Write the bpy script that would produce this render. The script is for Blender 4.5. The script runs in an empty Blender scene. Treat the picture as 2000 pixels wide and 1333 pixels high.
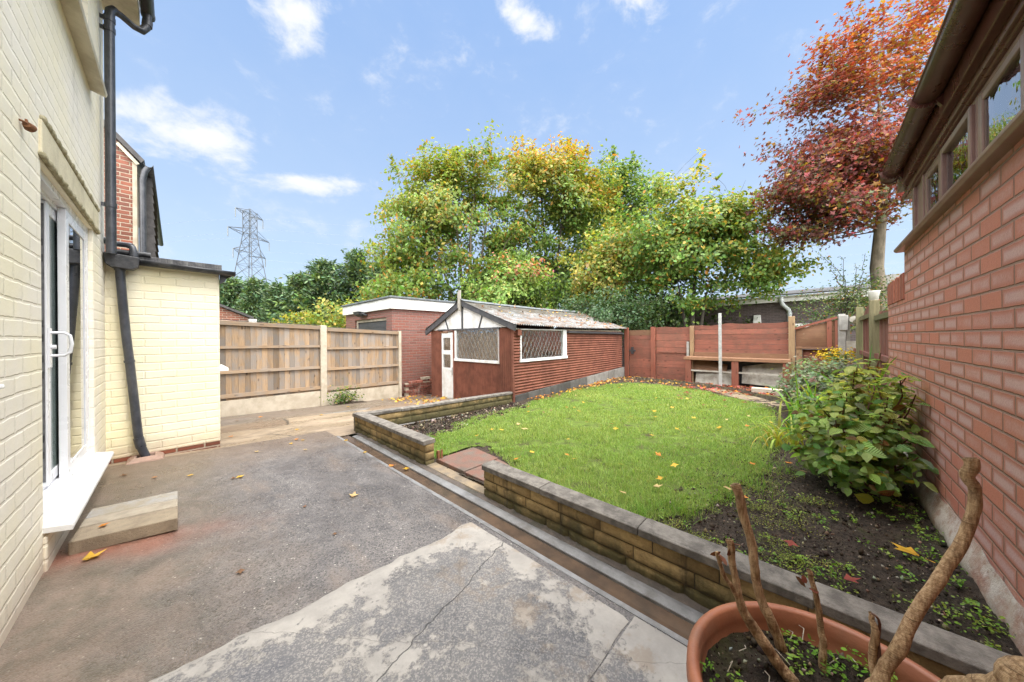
import bpy, math, random
import numpy as np
from mathutils import Vector, Matrix, noise as mnoise
random.seed(7); rng = np.random.default_rng(11)
SC = bpy.context.scene; COL = SC.collection
PI = math.pi
# ---------------------------------------------------------------- survey: the camera's pose, to turn a bearing into a place
F0, CX, CY, ROLL, EYE = 625., 1000., 660.5, .008, 1.25
AZ = math.radians(43.6)
FW = Vector((math.cos(AZ), math.sin(AZ), 0)); RT = Vector((math.sin(AZ), -math.cos(AZ), 0)); UP = Vector((0, 0, 1))
def ray(x, y):
    dx, dy = x - CX, CY - y
    a = dx*math.cos(ROLL) + dy*math.sin(ROLL); b = -dx*math.sin(ROLL) + dy*math.cos(ROLL)
    return FW*F0 + RT*a + UP*b
def at(x, y, depth): return ray(x, y)*(depth/F0) + Vector((0, 0, EYE))
def gnd(x, y, z):
    d = ray(x, y); t = (z - EYE)/d.z
    return d.x*t, d.y*t
# ---------------------------------------------------------------- mesh builder
class MB:
    def __init__(s): s.v = []; s.f = []; s.t = []; s.sm = []
    def add(s, verts, faces, tint=1.0, smooth=False):
        o = len(s.v); s.v += [tuple(p) for p in verts]
        for f in faces: s.f.append(tuple(i + o for i in f)); s.t.append(tint); s.sm.append(smooth)
        return s
    def box(s, x0, x1, y0, y1, z0, z1, tint=1.0):
        return s.add([(x0,y0,z0),(x1,y0,z0),(x1,y1,z0),(x0,y1,z0),(x0,y0,z1),(x1,y0,z1),(x1,y1,z1),(x0,y1,z1)],
                     [(0,3,2,1),(4,5,6,7),(0,1,5,4),(1,2,6,5),(2,3,7,6),(3,0,4,7)], tint)
    def hexa(s, p, tint=1.0):
        return s.add(p, [(0,3,2,1),(4,5,6,7),(0,1,5,4),(1,2,6,5),(2,3,7,6),(3,0,4,7)], tint)
    def bar(s, a, b, w, d, up=(0,0,1), tint=1.0):       # square bar from a to b, w across, d along up
        a, b = Vector(a), Vector(b); t = (b - a).normalized(); u = Vector(up)
        if abs(t.dot(u)) > .98: u = Vector((1, 0, 0))
        r = t.cross(u).normalized()*(w/2); u = r.cross(t).normalized()*(d/2)
        p = [a-r-u, a+r-u, b+r-u, b-r-u, a-r+u, a+r+u, b+r+u, b-r+u]
        return s.hexa(p, tint)
    def tube(s, pts, rad, n=10, caps=True, tint=1.0, smooth=True):
        pts = [Vector(p) for p in pts]; k = len(pts)
        if not hasattr(rad, '__len__'): rad = [rad]*k
        V = []; up = None
        for i, p in enumerate(pts):
            t = (pts[min(i+1, k-1)] - pts[max(i-1, 0)]).normalized()
            if up is None: up = Vector((0,0,1)) if abs(t.z) < .9 else Vector((1,0,0))
            r = t.cross(up).normalized(); up = r.cross(t).normalized()
            for j in range(n):
                a = 2*PI*j/n; V.append(p + (r*math.cos(a) + up*math.sin(a))*rad[i])
        Fc = [(i*n+j, i*n+(j+1) % n, (i+1)*n+(j+1) % n, (i+1)*n+j) for i in range(k-1) for j in range(n)]
        s.add(V, Fc, tint, smooth)
        if caps: s.add(V[:n][::-1] + V[-n:], [tuple(range(n)), tuple(range(n, 2*n))], tint)
        return s
    def lathe(s, c, prof, n=32, tint=1.0):
        V = [(c[0]+r*math.cos(2*PI*j/n), c[1]+r*math.sin(2*PI*j/n), z) for r, z in prof for j in range(n)]
        k = len(prof)
        return s.add(V, [(i*n+j, i*n+(j+1) % n, (i+1)*n+(j+1) % n, (i+1)*n+j) for i in range(k-1) for j in range(n)], tint, True)
    def grid(s, fn, nu, nv, tint=1.0, smooth=True):     # fn(i/nu, j/nv) -> point
        V = [fn(i/nu, j/nv) for j in range(nv+1) for i in range(nu+1)]
        return s.add(V, [(j*(nu+1)+i, j*(nu+1)+i+1, (j+1)*(nu+1)+i+1, (j+1)*(nu+1)+i) for j in range(nv) for i in range(nu)], tint, smooth)
    def prism(s, poly, axis, a, b, tint=1.0):           # poly in the two other axes, extruded along axis from a to b
        def P(q, h):
            if axis == 'x': return (h, q[0], q[1])
            if axis == 'y': return (q[0], h, q[1])
            return (q[0], q[1], h)
        n = len(poly); V = [P(q, a) for q in poly] + [P(q, b) for q in poly]
        return s.add(V, [tuple(range(n))[::-1], tuple(range(n, 2*n))] + [(i, (i+1) % n, n+(i+1) % n, n+i) for i in range(n)], tint)
    def build(s, name, mat, parent=None, bevel=0, kind=None, recalc=True):
        o0 = Vector((0,0,0)); p = parent
        while p is not None: o0 += p.location; p = p.parent
        me = bpy.data.meshes.new(name)
        me.from_pydata([(x-o0.x, y-o0.y, z-o0.z) for x, y, z in s.v], [], s.f)
        if recalc:
            import bmesh
            bm = bmesh.new(); bm.from_mesh(me); bmesh.ops.recalc_face_normals(bm, faces=bm.faces[:]); bm.to_mesh(me); bm.free()
        me.polygons.foreach_set('use_smooth', s.sm)
        if any(t != 1.0 for t in s.t):
            at_ = me.attributes.new('tint', 'FLOAT', 'FACE'); at_.data.foreach_set('value', s.t)
        else:
            at_ = me.attributes.new('tint', 'FLOAT', 'FACE'); at_.data.foreach_set('value', [1.0]*len(s.f))
        me.materials.append(mat); me.update()
        o = bpy.data.objects.new(name, me); COL.objects.link(o); o.parent = parent
        if kind: o['kind'] = kind
        if bevel:
            m = o.modifiers.new('Bevel', 'BEVEL'); m.width = bevel; m.segments = 2; m.limit_method = 'ANGLE'; m.angle_limit = .6
        return o
def tag(o, label, cat, group=None, kind=None):
    o['label'] = label; o['category'] = cat
    if group: o['group'] = group
    if kind: o['kind'] = kind
    return o
def thing(name, label, cat, loc=(0,0,0), group=None):
    o = bpy.data.objects.new(name, None); COL.objects.link(o); o.location = loc; o.empty_display_size = .1
    return tag(o, label, cat, group)
def copy_tree(o, parent=None):
    c = o.copy(); COL.objects.link(c); c.parent = parent
    for ch in list(o.children): copy_tree(ch, c)
    return c
def wall_boxes(mb, axis, t0, t1, a0, a1, z0, z1, holes):    # a wall slab with rectangular openings, made of butted boxes
    cuts = sorted({a0, a1} | {h[0] for h in holes} | {h[1] for h in holes})
    for c0, c1 in zip(cuts, cuts[1:]):
        zs = [(z0, z1)]
        for h in holes:
            if h[0] <= c0 and h[1] >= c1:
                zs = [q for (p0, p1) in zs for q in ((p0, min(p1, h[2])), (max(p0, h[3]), p1)) if q[1] - q[0] > 1e-6]
        for p0, p1 in zs:
            if axis == 'y': mb.box(t0, t1, c0, c1, p0, p1)
            else: mb.box(c0, c1, t0, t1, p0, p1)
    return mb
def fnoise(x, y, z=0, s=1): return mnoise.noise(Vector((x*s, y*s, z*s)))
# ---------------------------------------------------------------- leaves: many small faces from one template
def basis(n, spin):
    n = n/np.linalg.norm(n, axis=1, keepdims=True)
    h = np.where(np.abs(n[:, 2:3]) < .95, np.array([[0, 0, 1.]]), np.array([[1., 0, 0]]))
    a = np.cross(h, n); a /= np.linalg.norm(a, axis=1, keepdims=True); b = np.cross(n, a)
    c, s = np.cos(spin)[:, None], np.sin(spin)[:, None]
    return np.stack([a*c + b*s, -a*s + b*c, n], axis=2)      # columns x, y, z
def leaf_mesh(name, tv, tf, P, R, S, C, mat, parent=None, smooth=False):
    tv = np.asarray(tv, float); k = len(tv); N = len(P)
    o0 = Vector((0,0,0)); p = parent
    while p is not None: o0 += p.location; p = p.parent
    S = np.asarray(S, float)
    if S.ndim == 1: S = S[:, None].repeat(3, 1)
    V = np.einsum('nij,nkj->nki', R, tv[None]*S[:, None, :]) + (P - np.array(o0))[:, None, :]
    fl = np.concatenate([np.array(f) for f in tf]); ls = np.array([len(f) for f in tf])
    loops = (fl[None] + (np.arange(N)*k)[:, None]).ravel()
    tot = np.tile(ls, N); start = np.concatenate([[0], np.cumsum(tot)[:-1]])
    me = bpy.data.meshes.new(name)
    me.vertices.add(N*k); me.vertices.foreach_set('co', V.ravel().astype(np.float32))
    me.loops.add(len(loops)); me.loops.foreach_set('vertex_index', loops.astype(np.int32))
    me.polygons.add(len(tot)); me.polygons.foreach_set('loop_start', start.astype(np.int32))
    if smooth: me.polygons.foreach_set('use_smooth', np.ones(len(tot), bool))
    me.update(calc_edges=True)
    a = me.attributes.new('leafcol', 'FLOAT_COLOR', 'POINT')
    C4 = np.concatenate([C, np.ones((N, 1))], 1).repeat(k, 0)
    a.data.foreach_set('color', C4.ravel().astype(np.float32))
    b = me.attributes.new('leafuv', 'FLOAT_VECTOR', 'POINT')
    b.data.foreach_set('vector', np.tile(tv, (N, 1)).ravel().astype(np.float32))
    me.materials.append(mat); me.validate()
    o = bpy.data.objects.new(name, me); COL.objects.link(o); o.parent = parent
    return o
T_DIAM = ([(0,0,0),(.28,.45,.05),(0,1,0),(-.28,.45,.05)], [(0,1,2,3)])
def maple_outline():
    pts = []
    lobes = [(-150, .42), (-95, .34), (-68, .82), (-38, .42), (0, 1.0), (38, .42), (68, .82), (95, .34), (150, .42)]
    for a, r in lobes: pts.append((math.sin(math.radians(a))*r*.62, math.cos(math.radians(a))*r*.62 + .35, .05*math.cos(a*.1)))
    return [(0, 0, 0)] + pts
T_MAPLE = (maple_outline(), [(0, 1, 2, 3, 4, 5), (0, 5, 6, 7, 8, 9)])
def ovate(n=4, w=.3, fold=.10, droop=.18):
    V = []; prof = [0, .75, 1, .7, .0][:n+1]
    for i in range(n+1):
        t = i/n; h = w*prof[i]
        V += [(-h, t, fold*prof[i] - droop*t*t), (0, t, -droop*t*t), (h, t, fold*prof[i] - droop*t*t)]
    Fc = []
    for i in range(n):
        a = i*3; Fc += [(a, a+1, a+4, a+3), (a+1, a+2, a+5, a+4)]
    return V, Fc
T_OVATE = ovate()
T_SMALL = ([(0,0,0),(.3,.4,.06),(.22,.8,.03),(0,1,-.02),(-.22,.8,.03),(-.3,.4,.06)], [(0,1,2,3),(0,3,4,5)])
# ---------------------------------------------------------------- materials
class NT:
    def __init__(s, name):
        s.m = bpy.data.materials.new(name); s.m.use_nodes = True; s.t = s.m.node_tree; s.t.nodes.clear()
        s.out = s.t.nodes.new('ShaderNodeOutputMaterial')
    def put(s, sock, v):
        if hasattr(v, 'is_linked') or isinstance(v, bpy.types.NodeSocket): s.t.links.new(v, sock)
        else:
            if isinstance(v, (tuple, list)) and len(v) == 3 and sock.type == 'RGBA': v = (*v, 1)
            sock.default_value = v
    def n(s, typ, _props=None, **kw):
        nd = s.t.nodes.new('ShaderNode' + typ)
        for k, v in (_props or {}).items(): setattr(nd, k, v)
        for k, v in kw.items(): s.put(nd.inputs[k.replace('_', ' ')], v)
        return nd
    def math(s, op, a, b=None, c=None, clamp=False):
        nd = s.t.nodes.new('ShaderNodeMath'); nd.operation = op; nd.use_clamp = clamp
        for i, v in enumerate((a, b, c)):
            if v is not None: s.put(nd.inputs[i], v)
        return nd.outputs[0]
    def mix(s, f, a, b, blend='MIX'):
        nd = s.t.nodes.new('ShaderNodeMix'); nd.data_type = 'RGBA'; nd.blend_type = blend
        s.put(nd.inputs[0], f); s.put(nd.inputs[6], a); s.put(nd.inputs[7], b); return nd.outputs[2]
    def ramp(s, fac, lo, hi, a=0., b=1.):          # smooth step between lo and hi
        nd = s.t.nodes.new('ShaderNodeMapRange'); nd.interpolation_type = 'SMOOTHSTEP'
        for i, v in enumerate((fac, lo, hi, a, b)): s.put(nd.inputs[i], v)
        return nd.outputs[0]
    def pos(s):
        if not hasattr(s, '_p'): s._p = s.n('NewGeometry').outputs['Position']
        return s._p
    def objc(s): return s.n('TexCoord').outputs['Object']
    def xyz(s, v=None):
        return s.n('SeparateXYZ', Vector=v if v is not None else s.pos()).outputs
    def vec(s, x=0., y=0., z=0.): return s.n('CombineXYZ', X=x, Y=y, Z=z).outputs[0]
    def noise(s, scale, detail=4., rough=.6, v=None, dist=0., col=False):
        nd = s.n('TexNoise', Vector=v if v is not None else s.pos(), Scale=scale, Detail=detail, Roughness=rough, Distortion=dist)
        return nd.outputs['Color' if col else 'Fac']
    def scaled(s, sx, sy, sz, v=None): return s._mul(v if v is not None else s.pos(), (sx, sy, sz))
    def _mul(s, v, k):
        nd = s.t.nodes.new('ShaderNodeVectorMath'); nd.operation = 'MULTIPLY'; s.put(nd.inputs[0], v); nd.inputs[1].default_value = k; return nd.outputs[0]
    def bump(s, h, dist=.01, strength=1., nrm=None):
        nd = s.n('Bump', Strength=strength, Distance=dist, Height=h)
        if nrm is not None: s.put(nd.inputs['Normal'], nrm)
        return nd.outputs[0]
    def tint(s, col):
        a = s.n('Attribute', {'attribute_name': 'tint', 'attribute_type': 'GEOMETRY'}).outputs['Fac']
        return s.mix(1., col, s.vec(a, a, a), 'MULTIPLY')
    def bsdf(s, color, rough=.6, normal=None, spec=.5, metal=0., **kw):
        b = s.n('BsdfPrincipled'); s.put(b.inputs['Base Color'], color); s.put(b.inputs['Roughness'], rough)
        s.put(b.inputs['Specular IOR Level'], spec); s.put(b.inputs['Metallic'], metal)
        if normal is not None: s.put(b.inputs['Normal'], normal)
        for k, v in kw.items(): s.put(b.inputs[k.replace('_', ' ')], v)
        return b.outputs[0]
    def done(s, sh): s.t.links.new(sh, s.out.inputs[0]); return s.m
def std(name, col, col2=None, rough=.6, scale=6., bump=.002, bscale=60., metal=0., spec=.5, amount=1., dirt=None, stretch=None):
    t = NT(name); col2 = col2 or tuple(c*.7 for c in col)
    v = t.scaled(*stretch) if stretch else None
    n1 = t.noise(scale, 6, .65, v)
    c = t.mix(t.math('MULTIPLY', t.ramp(n1, .35, .68), amount), col, col2)
    if dirt:
        d = t.ramp(t.noise(scale*.45, 5, .7, t.scaled(1, 1, .35)), .5, .72); c = t.mix(t.math('MULTIPLY', d, dirt[1]), c, dirt[0])
    c = t.tint(c)
    r = t.math('ADD', t.math('MULTIPLY', n1, .25), rough - .12)
    return t.done(t.bsdf(c, r, t.bump(t.noise(bscale, 5, .7, v), bump), spec, metal))
def bricks(t, a, z, bw, rh, mort=.012, wob=.006, half=.5):
    """brick pattern from wall metres: returns (mortar mask 0..1, random per brick, distance in brick 0..1, row)"""
    nz = t.noise(9., 3, .6, col=True); sx = t.n('SeparateXYZ', Vector=nz).outputs
    a = t.math('ADD', a, t.math('MULTIPLY', t.math('SUBTRACT', sx[0], .5), wob*2))
    z = t.math('ADD', z, t.math('MULTIPLY', t.math('SUBTRACT', sx[1], .5), wob*2))
    row = t.math('FLOOR', t.math('DIVIDE', z, rh))
    xx = t.math('ADD', t.math('DIVIDE', a, bw), t.math('MULTIPLY', t.math('MODULO', t.math('ADD', row, 1000.), 2.), half))
    u = t.math('FRACT', xx); v = t.math('FRACT', t.math('DIVIDE', z, rh))
    du = t.math('MULTIPLY', t.math('MINIMUM', u, t.math('SUBTRACT', 1., u)), bw)
    dv = t.math('MULTIPLY', t.math('MINIMUM', v, t.math('SUBTRACT', 1., v)), rh)
    d = t.math('MINIMUM', du, dv)
    d2 = t.math('ADD', d, t.math('MULTIPLY', t.math('SUBTRACT', t.noise(55., 3, .6), .5), mort*.5))
    mask = t.ramp(d2, mort*.35, mort*.75, 1., 0.)
    wn = t.n('TexWhiteNoise', {'noise_dimensions': '2D'}, Vector=t.vec(t.math('FLOOR', xx), row, 0.))
    return mask, wn.outputs['Value'], wn.outputs['Color'], d
def painted_brick(name, axis, base=(.70,.62,.41)):
    t = NT(name); p = t.xyz(); a = p[1] if axis == 'y' else p[0]
    m, r, _, d = bricks(t, a, p[2], .232, .0845, .013, .008)
    big = t.noise(1.3, 5, .6); fine = t.noise(34., 5, .7)
    c = t.mix(t.ramp(big, .35, .7), base, tuple(x*y for x, y in zip(base, (1.02, 1.0, .86))))
    c = t.mix(t.math('MULTIPLY', r, .16), c, tuple(x*.82 for x in base))
    c = t.mix(t.math('MULTIPLY', m, t.ramp(t.noise(6., 3), .40, .66, .03, .15)), c, tuple(x*.55 for x in base))
    st = t.ramp(t.noise(2.2, 6, .7, t.scaled(1, 1, .3)), .56, .74)
    hi = t.ramp(p[2], 1.6, 3.4)
    c = t.mix(t.math('MULTIPLY', t.math('MULTIPLY', st, hi), .55), c, (.30,.27,.19))
    low = t.math('MULTIPLY', t.ramp(t.math('ADD', p[2], t.math('MULTIPLY', t.noise(5., 4), .25)), .42, .10), .75)
    c = t.mix(low, c, (.50,.39,.29))
    ch = t.ramp(t.noise(16., 6, .8), .68, .73); c = t.mix(t.math('MULTIPLY', ch, t.ramp(p[2], .9, .1, .0, .7)), c, (.28,.17,.12))
    h = t.math('ADD', t.math('MULTIPLY', m, -1.), t.math('MULTIPLY', fine, .35))
    h = t.math('ADD', h, t.math('MULTIPLY', r, .35)); h = t.math('ADD', h, t.math('MULTIPLY', t.noise(7., 4), .8))
    return t.done(t.bsdf(c, .55, t.bump(h, .0045, .75), .35))
def face_brick(name, axis, c1, c2, bloom=None, mortar=(.34,.29,.24), bw=.235, rh=.0845, dark=.3, eff=False, mort=.014):
    t = NT(name); p = t.xyz(); a = p[1] if axis == 'y' else p[0]
    m, r, rc, d = bricks(t, a, p[2], bw, rh, mort, .003)
    c = t.mix(r, c1, c2)
    c = t.mix(t.math('MULTIPLY', t.ramp(t.n('SeparateXYZ', Vector=rc).outputs[1], .72, .95), dark), c, tuple(x*.45 for x in c2))
    if bloom:
        k = t.math('MULTIPLY', t.ramp(d, .008, .035), t.ramp(t.math('ADD', t.n('SeparateXYZ', Vector=rc).outputs[0], t.math('MULTIPLY', t.noise(4., 5, .7), 1.0)), .55, 1.2))
        c = t.mix(t.math('MULTIPLY', k, .75), c, bloom)
    c = t.mix(t.math('MULTIPLY', t.ramp(t.noise(90., 4, .8), .45, .7), .35), c, tuple(x*.55 for x in c1))
    c = t.mix(m, c, t.mix(t.noise(14., 4), mortar, tuple(x*.5 for x in mortar)))
    if eff:
        e = t.ramp(t.math('ADD', p[2], t.math('MULTIPLY', t.noise(2.6, 6, .75, t.scaled(1, 1, 1.2)), .42)), .50, .36)
        c = t.mix(t.math('MULTIPLY', e, .8), c, (.62,.56,.50))
    h = t.math('ADD', t.math('MULTIPLY', m, -1.), t.math('MULTIPLY', t.noise(120., 4, .7), .22))
    h = t.math('ADD', h, t.math('MULTIPLY', r, .3))
    return t.done(t.bsdf(c, t.math('ADD', .5, t.math('MULTIPLY', m, .35)), t.bump(h, .007, 1.), .4))
def wood(name, axis, c1, c2, knots=None, rough=.65, stain=None, peel=None):
    """boards with grain along axis"""
    t = NT(name); k = [34., 34., 34.]; k['xyz'.index(axis)] = 2.2
    a = t.n('Attribute', {'attribute_name': 'tint', 'attribute_type': 'GEOMETRY'}).outputs['Fac']
    off = t.vec(t.math('MULTIPLY', a, 37.), t.math('MULTIPLY', a, 11.), t.math('MULTIPLY', a, 23.))
    v = t.n('VectorMath', {'operation': 'ADD'}); t.put(v.inputs[0], t.pos()); t.put(v.inputs[1], off); v = v.outputs[0]
    g = t.noise(1., 6, .7, t._mul(v, tuple(k)), 1.2)
    c = t.mix(t.ramp(g, .3, .72), c1, c2)
    if knots:
        k2 = [9., 9., 9.]; k2['xyz'.index(axis)] = 4.
        vo = t.n('TexVoronoi', {'feature': 'F1'}, Vector=t._mul(v, tuple(k2)), Scale=1.).outputs['Distance']
        c = t.mix(t.math('MULTIPLY', t.ramp(vo, .20, .08), .95), c, knots)
    if stain:
        s = t.ramp(t.noise(3.2, 5, .65, t._mul(v, (1., 1., .6))), .38, .62); c = t.mix(t.math('MULTIPLY', s, stain[1]), c, stain[0])
    if peel:
        s = t.ramp(t.noise(7., 7, .75, t._mul(v, (1., 1., 2.5))), .60, .68); c = t.mix(t.math('MULTIPLY', s, peel[1]), c, peel[0])
    c = t.tint(c)
    return t.done(t.bsdf(c, rough, t.bump(g, .004, 1.), .3))
def foliage(name, trans=.35, rough=.5, spec=.35, veins=False, waxy=0.):
    t = NT(name)
    c = t.n('Attribute', {'attribute_name': 'leafcol', 'attribute_type': 'GEOMETRY'}).outputs['Color']
    nrm = None
    if veins:
        uv = t.n('Attribute', {'attribute_name': 'leafuv', 'attribute_type': 'GEOMETRY'}).outputs['Vector']
        q = t.xyz(uv); ax = t.math('ABSOLUTE', q[0])
        w = t.math('SINE', t.math('MULTIPLY', t.math('SUBTRACT', q[1], t.math('MULTIPLY', ax, .9)), 52.))
        mid = t.ramp(ax, .0, .03, 1., 0.)
        c = t.mix(t.math('MULTIPLY', t.ramp(w, .55, 1.), .28), c, (.30,.40,.12)); c = t.mix(t.math('MULTIPLY', mid, .5), c, (.34,.42,.14))
        nrm = t.bump(t.math('MULTIPLY', w, 1.), .0025, 1.)
    c = t.mix(t.math('MULTIPLY', t.noise(25., 3), .35), c, t.mix(1., c, (.45,.5,.4), 'MULTIPLY'))
    b = t.bsdf(c, rough, nrm, spec)
    tr = t.n('BsdfTranslucent', Color=t.mix(1., c, (1.25,1.2,.55), 'MULTIPLY')).outputs[0]
    mx = t.n('MixShader', Fac=trans); t.t.links.new(b, mx.inputs[1]); t.t.links.new(tr, mx.inputs[2])
    return t.done(mx.outputs[0])
def glass(name, refl=.45, rough=.01, tintc=(.9,.92,.92), wavy=0., fres=.35):
    t = NT(name)
    nrm = t.bump(t.noise(9., 2, .5), wavy, 1.) if wavy else None
    g = t.n('BsdfGlossy', Color=(.95,.97,1.), Roughness=rough)
    if nrm is not None: t.put(g.inputs['Normal'], nrm)
    tr = t.n('BsdfTransparent', Color=tintc)
    fr = t.n('LayerWeight', Blend=fres).outputs['Fresnel']
    fac = t.math('ADD', t.math('MULTIPLY', fr, 1.-refl), refl, clamp=True)
    mx = t.n('MixShader', Fac=fac); t.t.links.new(tr.outputs[0], mx.inputs[1]); t.t.links.new(g.outputs[0], mx.inputs[2])
    return t.done(mx.outputs[0])
def block_mat():
    t = NT('rock faced block'); p = t.xyz(); n1 = t.noise(8., 6, .7); n2 = t.noise(60., 5, .75)
    c = t.mix(t.ramp(n1, .3, .7), (.43,.305,.135), (.25,.175,.082)); c = t.mix(t.math('MULTIPLY', t.ramp(n2, .45, .75), .5), c, (.14,.10,.05))
    c = t.tint(c)
    low = t.ramp(t.math('ADD', p[2], t.math('MULTIPLY', t.noise(3.4, 6, .7, t.scaled(1, 1, .45)), .42)), .345, .205)
    c = t.mix(t.math('MULTIPLY', low, .9), c, t.mix(t.noise(20., 5), (.040,.038,.022), (.085,.080,.030)))
    run = t.ramp(t.noise(1., 5, .65, t.scaled(9., 9., .8)), .56, .70); c = t.mix(t.math('MULTIPLY', run, .8), c, (.050,.043,.028))
    return t.done(t.bsdf(c, .9, t.bump(t.math('ADD', n2, t.math('MULTIPLY', n1, .6)), .007, 1.), .3))
def stem_bark():
    t = NT('cut stem bark'); p = t.xyz()
    f = t.noise(1., 6, .7, t.scaled(150., 150., 26.)); rg = t.noise(1., 4, .7, t.scaled(14., 14., 190.))
    c = t.mix(t.ramp(f, .32, .68), (.56,.385,.22), (.25,.145,.072)); c = t.mix(t.math('MULTIPLY', t.ramp(rg, .56, .70), .75), c, (.13,.075,.042))
    c = t.mix(t.math('MULTIPLY', t.ramp(t.noise(17., 6, .7), .55, .68), .7), c, (.115,.066,.038)); c = t.mix(t.math('MULTIPLY', t.ramp(t.noise(9., 5, .7), .6, .72), .6), c, (.60,.46,.30)); c = t.tint(c)
    return t.done(t.bsdf(c, .85, t.bump(t.math('ADD', f, rg), .005, 1.), .25))
def roof_mat():
    t = NT('old cement sheet'); p = t.xyz(); n = t.noise(4., 6, .7); f = t.noise(40., 5, .75)
    c = t.mix(t.ramp(n, .35, .66), (.235,.24,.245), (.125,.125,.12)); c = t.mix(t.math('MULTIPLY', t.ramp(t.noise(2.2, 6, .75), .54, .66), .9), c, (.42,.42,.41))
    c = t.mix(t.math('MULTIPLY', t.ramp(t.noise(3.1, 6, .75, t.scaled(1, 2., 1)), .46, .60), .8), c, (.15,.085,.050)); c = t.mix(t.math('MULTIPLY', t.ramp(f, .5, .7), .6), c, (.05,.05,.042))
    mo = t.ramp(t.math('ADD', p[2], t.math('MULTIPLY', n, .45)), 1.98, 2.26); c = t.mix(t.math('MULTIPLY', mo, .75), c, (.055,.052,.038))
    return t.done(t.bsdf(c, .85, t.bump(f, .004, 1.), .2))
M = {}
M['house_y'] = painted_brick('painted brick along y', 'y', (.885,.83,.72))
M['house_x'] = painted_brick('painted brick along x', 'x', (.885,.825,.64))
M['render'] = std('painted render', (.72,.65,.46), (.56,.50,.35), .7, 5., .004, 30., dirt=((.30,.26,.16), .5))
M['lintel_edge'] = std('weathered cement edge', (.46,.41,.27), (.28,.24,.13), .9, 14., .012, 45.)
M['upvc'] = std('white plastic frame', (.80,.80,.82), (.76,.77,.79), .28, 3., .0003, 20., amount=.5)
M['upvc_dirty'] = std('white plastic sill', (.76,.76,.77), (.68,.67,.65), .35, 4., .0003, 20.)
M['lock_metal'] = std('grey lock strip', (.30,.30,.31), (.20,.20,.21), .4, 20., .0005, 60., metal=.6)
M['glass_door'] = glass('door glass', .55, .005, (.62,.68,.68))
M['glass_painted_refl'] = std('door pane with painted reflection', (.21,.26,.245), (.15,.19,.18), .12, 1.5, 0., 5.)  # opaque pane, its dim grey-green reflection painted into the colour
M['glass_shed'] = glass('shed glass', .40, .03, (.8,.82,.78), .01)
M['glass_obs'] = glass('wavy glass', .34, .015, (.97,.98,1.), .0015, .12)
M['pane_backing'] = std('added pale pane backing', (.80,.82,.84), (.70,.72,.75), .6)
M['room'] = std('room plaster', (.62,.60,.56), rough=.9)
M['blind'] = std('pale blind', (.60,.66,.63), (.5,.55,.53), .8)
M['curtain'] = std('grey curtain', (.16,.17,.19), (.11,.12,.13), .9)
M['black_pipe'] = std('black painted pipe', (.030,.033,.042), (.062,.067,.080), .32, 9., .0012, 50., dirt=((.16,.16,.17), .35), spec=.6)
M['black_gutter'] = std('black gutter', (.022,.024,.029), (.07,.07,.075), .42, 14., .001, 60.)
M['felt'] = std('mineral roofing felt', (.09,.09,.10), (.20,.20,.20), .85, 18., .004, 160.)
M['terracotta_tile'] = std('clay gully', (.36,.23,.18), (.25,.17,.13), .7, 12., .002, 80.)
M['rust'] = std('rusty iron', (.14,.06,.03), (.28,.12,.05), .8, 30., .003, 120.)
M['cream_soffit'] = std('cream painted board', (.64,.60,.49), (.47,.43,.33), .6, 6., .001, 40.)
M['old_brick_x'] = face_brick('orange red brick', 'x', (.28,.085,.045), (.16,.055,.035), None, (.50,.40,.31), .225, .075, .5)
M['garage_brick_x'] = face_brick('garage brick x', 'x', (.25,.090,.066), (.17,.064,.052), (.29,.14,.12), (.33,.25,.21), .225, .078, .45)
M['garage_brick_y'] = face_brick('garage brick y', 'y', (.25,.090,.066), (.17,.064,.052), (.29,.14,.12), (.33,.25,.21), .225, .078, .45)
M['right_brick'] = face_brick('pink red brick', 'x', (.52,.195,.138), (.40,.150,.110), (.58,.40,.385), (.37,.235,.175), .235, .0845, .10, True, .0095)
M['right_brick_y'] = face_brick('pink red brick y', 'y', (.42,.135,.085), (.32,.105,.075), (.47,.25,.225), (.40,.33,.26), .235, .0845, .12, True, .015)
M['dark_brick'] = face_brick('dark brown brick', 'y', (.13,.095,.092), (.075,.058,.060), None, (.20,.17,.165), .225, .075, .4)
M['loose_brick'] = std('old broken brick', (.30,.10,.07), (.19,.07,.05), .9, 20., .005, 70., dirt=((.40,.37,.33), .5))
M['white_board'] = std('white fascia', (.78,.78,.76), (.66,.66,.63), .5, 5., .001, 40.)
M['grey_cap'] = std('grey lead edging', (.15,.17,.18), (.09,.10,.11), .6, 9., .002, 60.)
M['slate'] = std('dark roof tile', (.075,.070,.070), (.045,.042,.042), .7, 8., .003, 60.)
M['fence_wood'] = wood('weathered treated timber', 'z', (.39,.27,.165), (.25,.17,.105), (.075,.04,.022), .7, ((.25,.22,.195), .95))
M['fence_rail'] = wood('timber rail', 'x', (.345,.24,.15), (.25,.175,.11), (.12,.07,.04), .7, ((.27,.24,.21), .6))
M['concrete_pale'] = std('pale concrete', (.52,.46,.37), (.40,.34,.26), .85, 5., .003, 90., dirt=((.20,.17,.11), .45))
M['concrete_grey'] = std('grey concrete', (.34,.33,.31), (.24,.23,.21), .85, 7., .004, 90., dirt=((.15,.14,.11), .5))
M['red_sheet'] = std('red brown painted sheet', (.215,.086,.058), (.145,.058,.041), .8, 5., .0015, 60., dirt=((.11,.050,.035), .6), spec=.15)
M['roof_sheet'] = roof_mat()
M['shed_white'] = std('white painted board', (.76,.77,.78), (.62,.62,.61), .5, 7., .001, 50., dirt=((.42,.39,.33), .5))
M['dark_trim'] = std('dark grey trim', (.045,.048,.055), (.08,.08,.085), .5, 12., .002, 60.)
M['block_wall'] = block_mat()
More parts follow.
